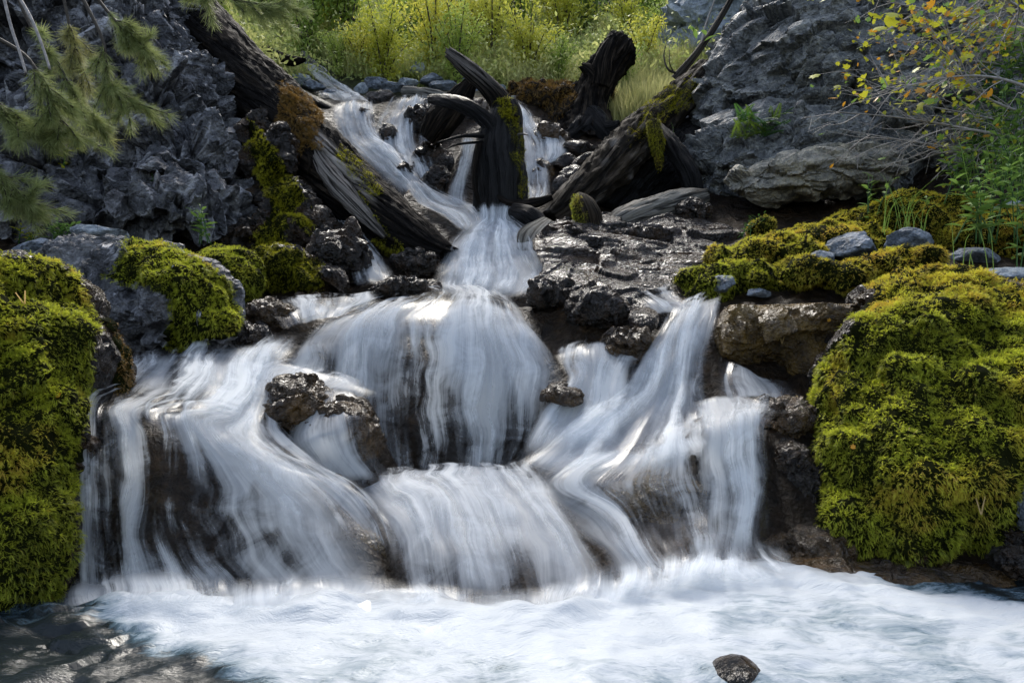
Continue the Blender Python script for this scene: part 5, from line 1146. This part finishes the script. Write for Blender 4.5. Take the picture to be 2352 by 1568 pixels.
def plant(px, py, d, h, nst, leafm, label, size=.07, name='leafy_plant', lean=.3, per=9, cat='plant'):
    b = P(px, py, d); e = empty(name, b); tag(e, label, cat)
    for s in range(nst):
        a = rr_.uniform(0, 6.28); tip = b+np.array([math.cos(a)*lean*h*rr_.uniform(.3, 1), math.sin(a)*lean*h*.5, h*rr_.uniform(.7, 1.1)])
        st_ = b+np.array([rr_.uniform(-.06, .06)*nst*.3, rr_.uniform(-.04, .04), 0])
        mid = (st_+tip)/2+np.array([0, 0, h*.1]); c = crom(np.array([st_, mid, tip]), 12)
        thin([st_, mid, tip], .004, .0015, 'lf_dark', e)
        for k in range(per):
            t = .25+.75*k/(per-1); p = c[min(11, int(t*11))]; an = a+k*2.4
            dd = np.array([math.cos(an), math.sin(an), .35+.6*t-.3*rr_.random()])
            o = link('leaf', LM[leafm], e); place(o, p, dd, size*(1.15-.5*t)*rr_.uniform(.8, 1.2), rr_.uniform(-.5, .5), e)
    return e
M['stemgreen'] = M['lf_dark']
plant(455, 560, 3.95, .22, 4, 'lf_green', 'small leafy plant in front of the left cliff', .075)
plant(150, 560, 3.8, .12, 6, 'lf_green', 'low leafy plant behind the low brown grey stone', .07, lean=1.)
plant(60, 560, 4.0, .10, 4, 'lf_yellow', 'low yellowish plant at the left edge above the moss', .05, lean=1.)
plant(2010, 560, 4.2, .42, 3, 'lf_green', 'upright leafy plant at the foot of the huge boulder', .08)
plant(2230, 560, 3.4, .30, 6, 'lf_green', 'bright leafy plant left of the pale blue white stone', .095, per=10)
plant(2350, 640, 3.3, .45, 4, 'lf_green', 'leafy plant at the right edge overhanging the moss', .09)
plant(2260, 440, 4.4, .50, 8, 'lf_green', 'dense leafy plant under the bush, left part', .09, per=12)
plant(2340, 430, 4.2, .60, 9, 'lf_green', 'dense leafy plant under the bush at the right edge', .09, per=12)
plant(2300, 330, 4.7, .60, 8, 'lf_dark', 'taller dark leafy plant behind the dense ones', .09, per=12)
plant(150, 420, 4.15, .30, 3, 'lf_yellow', 'yellow green sprig growing on the left cliff', .06, lean=.9)
plant(350, 430, 4.25, .12, 3, 'lf_dark', 'tiny dark plant in a crack of the left cliff', .035)
plant(1745, 545, 4.55, .14, 10, 'lf_dark', 'small dark bushy tuft at the start of the moss bank', .04, lean=.7)
plant(120, 360, 4.3, .12, 2, 'lf_yellow', 'small lobed sprig above the yellow green one on the rock face', .06, lean=.9)
for q, (px, py, d, h, n_, lf, sz, lab) in enumerate([(2310, 560, 3.5, .42, 7, 'lf_green', .09, 'leafy plant just behind the pale blue white stone'), (2200, 470, 4.1, .34, 7, 'lf_green', .08, 'leafy plant at the left end of the dense green growth'), (2320, 500, 3.9, .5, 9, 'lf_green', .09, 'thick leafy plant over the orange moss at the right edge'), (2340, 260, 4.6, .6, 9, 'lf_green', .085, 'topmost leafy plant at the right edge'), (2230, 395, 4.5, .45, 8, 'lf_dark', .08, 'dark leafy plant in the middle of the dense green growth'), (2120, 530, 4.1, .2, 4, 'lf_green', .06, 'small leafy plant above the biggest stone of the moss bank')]):
    plant(px, py, d, h, n_, lf, lab, sz, per=12)
# ferny tuft on the boulder
fe = empty('fern', P(1730, 310, 5.55)); tag(fe, 'dark ferny tuft growing on the huge boulder', 'fern')
def fern_mesh():
    V = []; Fc = []
    for k in range(14):
        t = k/14; l = .22*(1-t)**.7+.02
        for s in (-1, 1):
            i = len(V); c = np.array([0, t, .25*t-.35*t*t]); V += [c, c+[s*l*.5, .05, -.01], c+[s*l, .02, -.03], c+[s*l*.5, -.025, -.01]]; Fc.append((i, i+1, i+2, i+3))
    V += [(-.008, 0, 0), (.008, 0, 0), (0, 1, -.1)]; Fc.append((len(V)-3, len(V)-2, len(V)-1)); return V, Fc
FM = mesh('fern_frond', *fern_mesh(), M['lf_dark'])
FM2 = mesh('fern_frond', *fern_mesh(), flatmat('fern_green', (.14, .22, .03)))
for k in range(46):
    o = link('frond', FM if k % 2 else FM2, fe); p = P(rr_.uniform(1680, 1780), rr_.uniform(265, 320), rr_.uniform(5.35, 5.5)); a = rr_.uniform(0, 6.28)
    place(o, p, (math.cos(a)*.8, -.7, math.sin(a)*.5+.3), rr_.uniform(.12, .22), rr_.uniform(-.6, .6), fe)
# grass blades on the right bank
M['blade'] = flatmat('fresh_grass_blade', (.2, .32, .06))
def blades(px, py, d, n, h, label, spread=40):
    e = empty('grass_clump', P(px, py, d)); tag(e, label, 'grass')
    for k in range(n):
        b = P(px+rr_.uniform(-spread, spread), py+rr_.uniform(-8, 8), d+rr_.uniform(-.1, .1)); a = rr_.uniform(-1, 1); l = h*rr_.uniform(.5, 1.1)
        c = crom(np.array([b, b+[a*l*.22, 0, l*.55], b+[a*l*.8, -.05*l, l*rr_.uniform(.5, .95)]]), 8); V = []; Fc = []
        for j in range(8):
            w_ = .0032*(1-j/8)+.0005; V += [c[j]+[-w_, 0, 0], c[j]+[w_, .003, 0]]
            if j: Fc.append((2*j-2, 2*j-1, 2*j+1, 2*j))
        obj('blade', V, Fc, M['blade'], e)
blades(2110, 560, 3.9, 12, .55, 'thin grass clump standing above the biggest stone', 50)
blades(2050, 540, 4.0, 8, .5, 'thin grass clump above the stones of the moss bank', 40)
blades(2240, 640, 3.2, 6, .4, 'thin grass blades right of the flat grey stone', 60)
blades(2290, 430, 4.0, 22, .7, 'dense tall grass among the leafy plants on the right', 80)
blades(585, 560, 4.5, 6, .2, 'few grass blades in front of the left cliff', 20)
blades(1490, 330, 6.0, 14, .25, 'grass blades sprouting from the hollow log', 60)

M['straw'] = flatmat('straw', (.6, .42, .18))
NEEDLE2 = mesh('fallen_needles', [(-.002, 0, 0), (.002, 0, 0), (.012, .055, .004), (.009, .056, .004), (-.003, .001, .001), (.001, 0, .001), (-.012, .05, .006), (-.015, .049, .006)], [(0, 1, 2, 3), (4, 5, 6, 7)], M['straw'])
# bush at the upper right: pale twigs, yellow and orange leaves
bs = empty('bush', P(2450, 560, 4.6)); tag(bs, 'wiry bush with pale twigs and yellow orange leaves at the upper right', 'bush')
leafspots = []; twV = []; twF = []
def add_tw(pts, r0, r1):
    n = max(5, len(pts)*4); V, Fq, fc, uv = tube(pts, list(np.linspace(r0, r1, len(pts))), 4, n, 0, 1, lump=0); k = len(twV)
    twV.extend(V.tolist()); twF.extend([tuple(a+k for a in f) for f in fc])
mains = [((2450, 330), (2250, 300), (2080, 270), (1905, 258)), ((2450, 360), (2280, 345), (2100, 330), (1930, 298)), ((2450, 100), (2300, 60), (2150, 30), (2040, 10)), ((2460, 200), (2300, 150), (2180, 140), (2060, 200)), ((2450, 240), (2330, 190), (2200, 180), (2020, 215)), ((2440, 60), (2350, 20), (2280, -20), (2250, -40)), ((2450, 150), (2340, 100), (2220, 70), (2110, 90)), ((2420, 420), (2300, 370), (2180, 350), (2060, 380)), ((2460, 280), (2350, 250), (2240, 200), (2180, 100)), ((2460, 130), (2380, 80), (2330, 40), (2300, 0)), ((2450, 380), (2330, 300), (2230, 260), (2100, 240)), ((2450, 20), (2380, 0), (2320, 20), (2240, 40))]
rb = random.Random(11)
for mi, mn in enumerate(mains):
    d0 = rb.uniform(3.9, 4.8); pts = [P(x+rb.uniform(-8, 8), y+rb.uniform(-8, 8), d0+rb.uniform(-.12, .12)) for x, y in mn]
    o = thin(pts, .012, .0025, 'twig', bs, 'branch', 30, 6)
    c = crom(np.array(pts), 30)
    for s in range(17):
        i = rb.randint(5, 28); a = c[i]; dirv = norm(np.array([-1+rb.uniform(-.3, .6), rb.uniform(-.6, .6), rb.uniform(-.9, 1.)])); l = rb.uniform(.12, .42)
        b = a+dirv*l*.5+np.array([0, 0, rb.uniform(-.03, .03)]); e_ = a+dirv*l+np.array([0, 0, rb.uniform(-.08, .08)])
        add_tw([a, b, e_], .004, .0015)
        for q in range(3):
            f = a+(e_-a)*rb.uniform(.3, 1.); dv = norm(dirv+np.array([rb.uniform(-.8, .8) for _ in range(3)])); g2 = f+dv*rb.uniform(.05, .16); add_tw([f, (f+g2)/2+.005, g2], .0022, .001); leafspots += [(g2, dv, mi)]
        leafspots += [(e_, dirv, mi), (b, dirv, mi)]
tw = obj('twigs', np.array(twV), twF, M['twig'], bs); tw['kind'] = 'stuff'
rb.shuffle(leafspots); cnt = 0
def leafy(p):
    x, y = PX(p); return y < 235 or (x > 2200 and y < 300 and rb.random() < .4) or rb.random() < .12
for (p, dv, mi) in leafspots*2:
    if cnt >= 300: break
    if not leafy(p): continue
    k = rb.choices(['lf_yellow', 'lf_orange', 'lf_green'], [7, 2, 3])[0]
    o = link('leaf', LL[k], bs); p = np.array(p)+[rb.uniform(-.03, .03) for _ in range(3)]
    place(o, p, (dv[0]+rb.uniform(-.6, .6), rb.uniform(-1., .2), dv[2]*.5-.2+rb.uniform(-.6, .6)), rb.uniform(.038, .066), rb.uniform(-.9, .9), bs); cnt += 1
for nm_, cnt_ in (('lf_yellow', 520), ('lf_orange', 110), ('lf_green', 160)):      # the smaller rest of the foliage
    lv_, lf_ = lobed(nm_); lv_ = np.array(lv_); VV = []; FF = []
    r5 = np.random.default_rng(len(nm_)+cnt_)
    cand = [q for q in leafspots if PX(q[0])[1] < 260 or PX(q[0])[0] > 2150]
    for _ in range(cnt_):
        p, dv, mi = cand[r5.integers(len(cand))]; y_ = norm(r5.normal(size=3)*.8+[0, -.5, 0]); x_ = norm(np.cross(y_, r5.normal(size=3))); z_ = np.cross(x_, y_); sz = r5.uniform(.018, .04)
        k = len(VV); VV += list(np.array(p)+r5.normal(size=3)*.045+sz*(lv_[:, :1]*x_+lv_[:, 1:2]*y_+lv_[:, 2:]*z_)); FF += [tuple(a+k for a in f) for f in lf_]
    o = obj('small_leaves', np.array(VV), FF, M[nm_], bs); o['kind'] = 'stuff'
# near sprig hanging from the top edge
sp_ = empty('leafy_twig', P(2020, -80, 3.0)); tag(sp_, 'twig with big lobed yellow green leaves hanging from the top right edge', 'twig')
thin([P(1880, -20, 3.), P(1960, -60, 3.), P(2060, -90, 3.), P(2300, -120, 3.)], .003, .008, 'twigdark', sp_, 'branch')
thin([P(2060, -90, 3.), P(2020, 0, 2.95), P(2000, 50, 2.95)], .004, .002, 'twigdark', sp_, 'branch')
thin([P(2300, -100, 3.), P(2340, 0, 3.1), P(2330, 80, 3.1)], .004, .002, 'twigdark', sp_, 'branch')
for (x, y) in [(1865, 0), (1905, 5), (1930, -5), (1995, 45), (2030, 60), (2010, 75), (2050, 40), (2320, 10), (2345, 30), (2335, 70), (2300, 0), (1890, -8)]:
    o = link('leaf', LL['lf_yellow'], sp_); place(o, P(x, y-10, 2.95), (rr_.uniform(-.8, .8), -.7, -.4+rr_.uniform(-.3, .3)), rr_.uniform(.05, .075), rr_.uniform(-.6, .6), sp_)
deb = [(2075, 1005), (2130, 1130), (1840, 905), (1962, 1030), (2250, 1180), (2040, 880), (1795, 785), (1900, 735), (60, 690), (120, 905)]
sun_ = Vector((0, 0, 1)); dgx = bpy.context.evaluated_depsgraph_get()
for q, (x, y) in enumerate(deb):
    tgt = Vector(P(x, y, 1.)); org = Vector((0, 0, CAMZ)); dv = (tgt-org).normalized()
    ok, loc, nrm, ix, ob, mt_ = sc.ray_cast(dgx, org, dv, distance=20)
    if not ok: continue
    if q % 2: o = link('fallen_leaf', LL['lf_orange']); sz = .018
    else: o = link('fallen_needles', NEEDLE2 if 'NEEDLE2' in globals() else None); sz = 1.
    if o.data is None: bpy.data.objects.remove(o); continue
    place_q = nrm.to_track_quat('Z', 'Y'); o.rotation_mode = 'QUATERNION'; o.rotation_quaternion = place_q; o.location = loc+nrm*.018; o.scale = (sz,)*3
    where_ = 'right moss boulder' if x > 1860 else ('left moss boulder' if x < 400 else 'wet rocks beside the right chute')
    tag(o, 'tiny %s on the %s, %s' % (('orange dead leaf' if q % 2 else 'pair of dead needles'), where_, ('at %s' % ['its middle', 'its lower part', 'its foot', 'its left edge', 'its lower right', 'its upper left', 'its face', 'its top', 'its top', 'its side'][q])), 'leaf' if q % 2 else 'needles')
# leaning sapling in front of the outcrop
sa = empty('sapling', P(1550, 182, 7.0)); tag(sa, 'thin bare leaning sapling beside the huge boulder', 'tree')
stem_obj('trunk', px_path([(1550, 182, 6.9), (1590, 135, 6.8), (1630, 80, 6.8), (1670, 15, 6.8), (1710, -60, 6.8)]), [.045, .035, .03, .028, .02], 'logbrown', sa, lambda V: np.full(len(V), .3), nseg=14, nring=50, grain=.1, seed=40)
thin([P(1610, 110, 6.8), P(1620, 60, 6.8), P(1645, -10, 6.75)], .014, .008, 'twig', sa, 'branch')
thin([P(1560, 170, 6.9), P(1535, 160, 6.8), P(1525, 130, 6.8), P(1530, 100, 6.8)], .014, .004, 'twigdark', sa, 'branch')
thin([P(1552, 175, 6.9), P(1538, 145, 6.8), P(1538, 115, 6.8)], .008, .003, 'twigdark', sa, 'branch')
for (x, y) in [(1610, 75), (1600, 90), (1622, 82), (1618, 95), (1590, 70)]:
    o = link('leaf', LM['lf_green'], sa); place(o, P(x, y, 6.7), (rr_.uniform(-1, 1), -.5, rr_.uniform(-.3, .8)), .13, 0, sa)

# pine branches upper left
M['needle'] = leaf_mat('pine_needles', (.10, .15, .04), (.28, .35, .12), (.5, .55, .24), .4, dry=(.4, .3, .12))
def needletuft(n, seed, L=1.):
    r = np.random.default_rng(seed); V = []; Fc = []; tip = []
    for k in range(n):
        a = 6.28*k/n+r.normal()*.3; s = r.uniform(.5, 1.); d = norm(np.array([math.cos(a)*s, math.sin(a)*s, .95])); l = L*r.uniform(.7, 1.1); p = norm(np.cross(d, [0, 0, 1.]))*.011; i = len(V)
        V += [-p, p, d*l*.6+p*.9-[0, 0, .02], d*l*.6-p*.9-[0, 0, .02], d*l-np.array([0, 0, .08])]; tip += [0, 0, .6, .6, 1]; Fc += [(i, i+1, i+2, i+3), (i+3, i+2, i+4)]
    return V, Fc, tip
NT = [proto('needle_tuft', *needletuft(14, 90+k)[:2], M['needle'], needletuft(14, 90+k)[2]) for k in range(3)]
pine = [('long pine branch drooping from the left edge to the middle of the rock face', [(-60, 60), (60, 130), (110, 220), (150, 290), (190, 320)], 2.9),
        ('pine branch hanging from the top left corner', [(20, -60), (70, 60), (130, 140), (180, 230), (235, 280)], 3.2),
        ('pine branch reaching furthest right over the rock face', [(160, -60), (235, 90), (250, 180), (300, 230), (385, 262)], 3.1),
        ('pine branch with brownish needles in the upper left', [(130, -80), (160, 60), (185, 150), (195, 240), (230, 300)], 3.4),
        ('pine branch tip above the big log', [(380, -120), (430, -60), (510, -10), (600, 10), (660, 5)], 3.0),
        ('short pine branch left of the big log top', [(180, -60), (250, 30), (300, 85), (340, 110)], 3.2),
        ('low pine branch at the left edge above the moss', [(-80, 330), (-20, 380), (30, 430), (80, 480)], 2.8),
        ('pine branch along the left edge below the long one', [(-80, 160), (-10, 230), (60, 290), (110, 310)], 2.9)]
for i, (lab, pt, d) in enumerate(pine):
    pts = [P(x, y, d+.05*k) for k, (x, y) in enumerate(pt)]; e = empty('pine_branch', pts[0]); tag(e, lab, 'branch')
    thin(pts, .009, .003, 'twigdark', e, 'branch', 30, 6); c = crom(np.array(pts), 60); tw_p = []; tw_d = []
    rr2 = np.random.default_rng(500+i); T = norm(np.gradient(c, axis=0))
    for k in range(60):
        if k > 18: tw_p.append(c[k]); tw_d.append(T[k]*.8+[0, 0, -.2])
    for s in range(19):
        k = rr2.integers(14, 56); a = c[k]; dv = norm(T[k]*.7+rr2.normal(size=3)*[.55, .5, .35]+[0, 0, -.35]); l = rr2.uniform(.05, .16)
        b = a+dv*l+[0, 0, -.05*l]; thin([a, (a+b)/2+[0, 0, .01], b], .004, .002, 'twigdark', e, 'twig', 8, 4)
        for t in np.linspace(.15, 1, 16): tw_p.append(a+(b-a)*t); tw_d.append(dv*1.)
    tw_p = np.array(tw_p); tw_d = np.array(tw_d); n = len(tw_p)
    o = scatter('needles', tw_p+rr2.normal(size=(n, 3))*.004, tw_d+rr2.normal(size=(n, 3))*.2, rr2.uniform(.045, .085, n), NT, e,
                {'tint': np.clip(rr2.normal(.5, .2, n), 0, 1), 'dry': np.full(n, .5 if 'brown' in lab else .1)}, i)
    tag(o, kind='stuff')
# bare hanging twigs, upper left
for i, (lab, pt) in enumerate([('bare thin twig, leftmost at the top left corner', [(5, -20), (25, 60), (45, 120), (60, 170)]), ('bare thin twig right of the leftmost one', [(35, -20), (70, 40), (95, 100), (115, 160)])]):
    e = empty('bare_twig', P(*pt[0], 2.6)); tag(e, lab, 'twig'); thin([P(x, y, 2.7) for x, y in pt], .007, .005, 'twig', e, 'stem', 20, 6)

# look-alikes that share a description are told apart by their order from left to right
bylab = {}
for o in list(C.objects):
    if o.parent is None and o.get('label') and o.get('category') in ('shrub', 'stone'): bylab.setdefault(o['label'], []).append(o)
for lab, os_ in bylab.items():
    if len(os_) < 2: continue
    os_.sort(key=lambda o: o.location.x/max(o.location.y, .1))
    for o, wd_ in zip(os_, ['left', 'right'] if len(os_) == 2 else ['left', 'middle', 'right', 'far right']): o['label'] = lab+', the %s one' % wd_
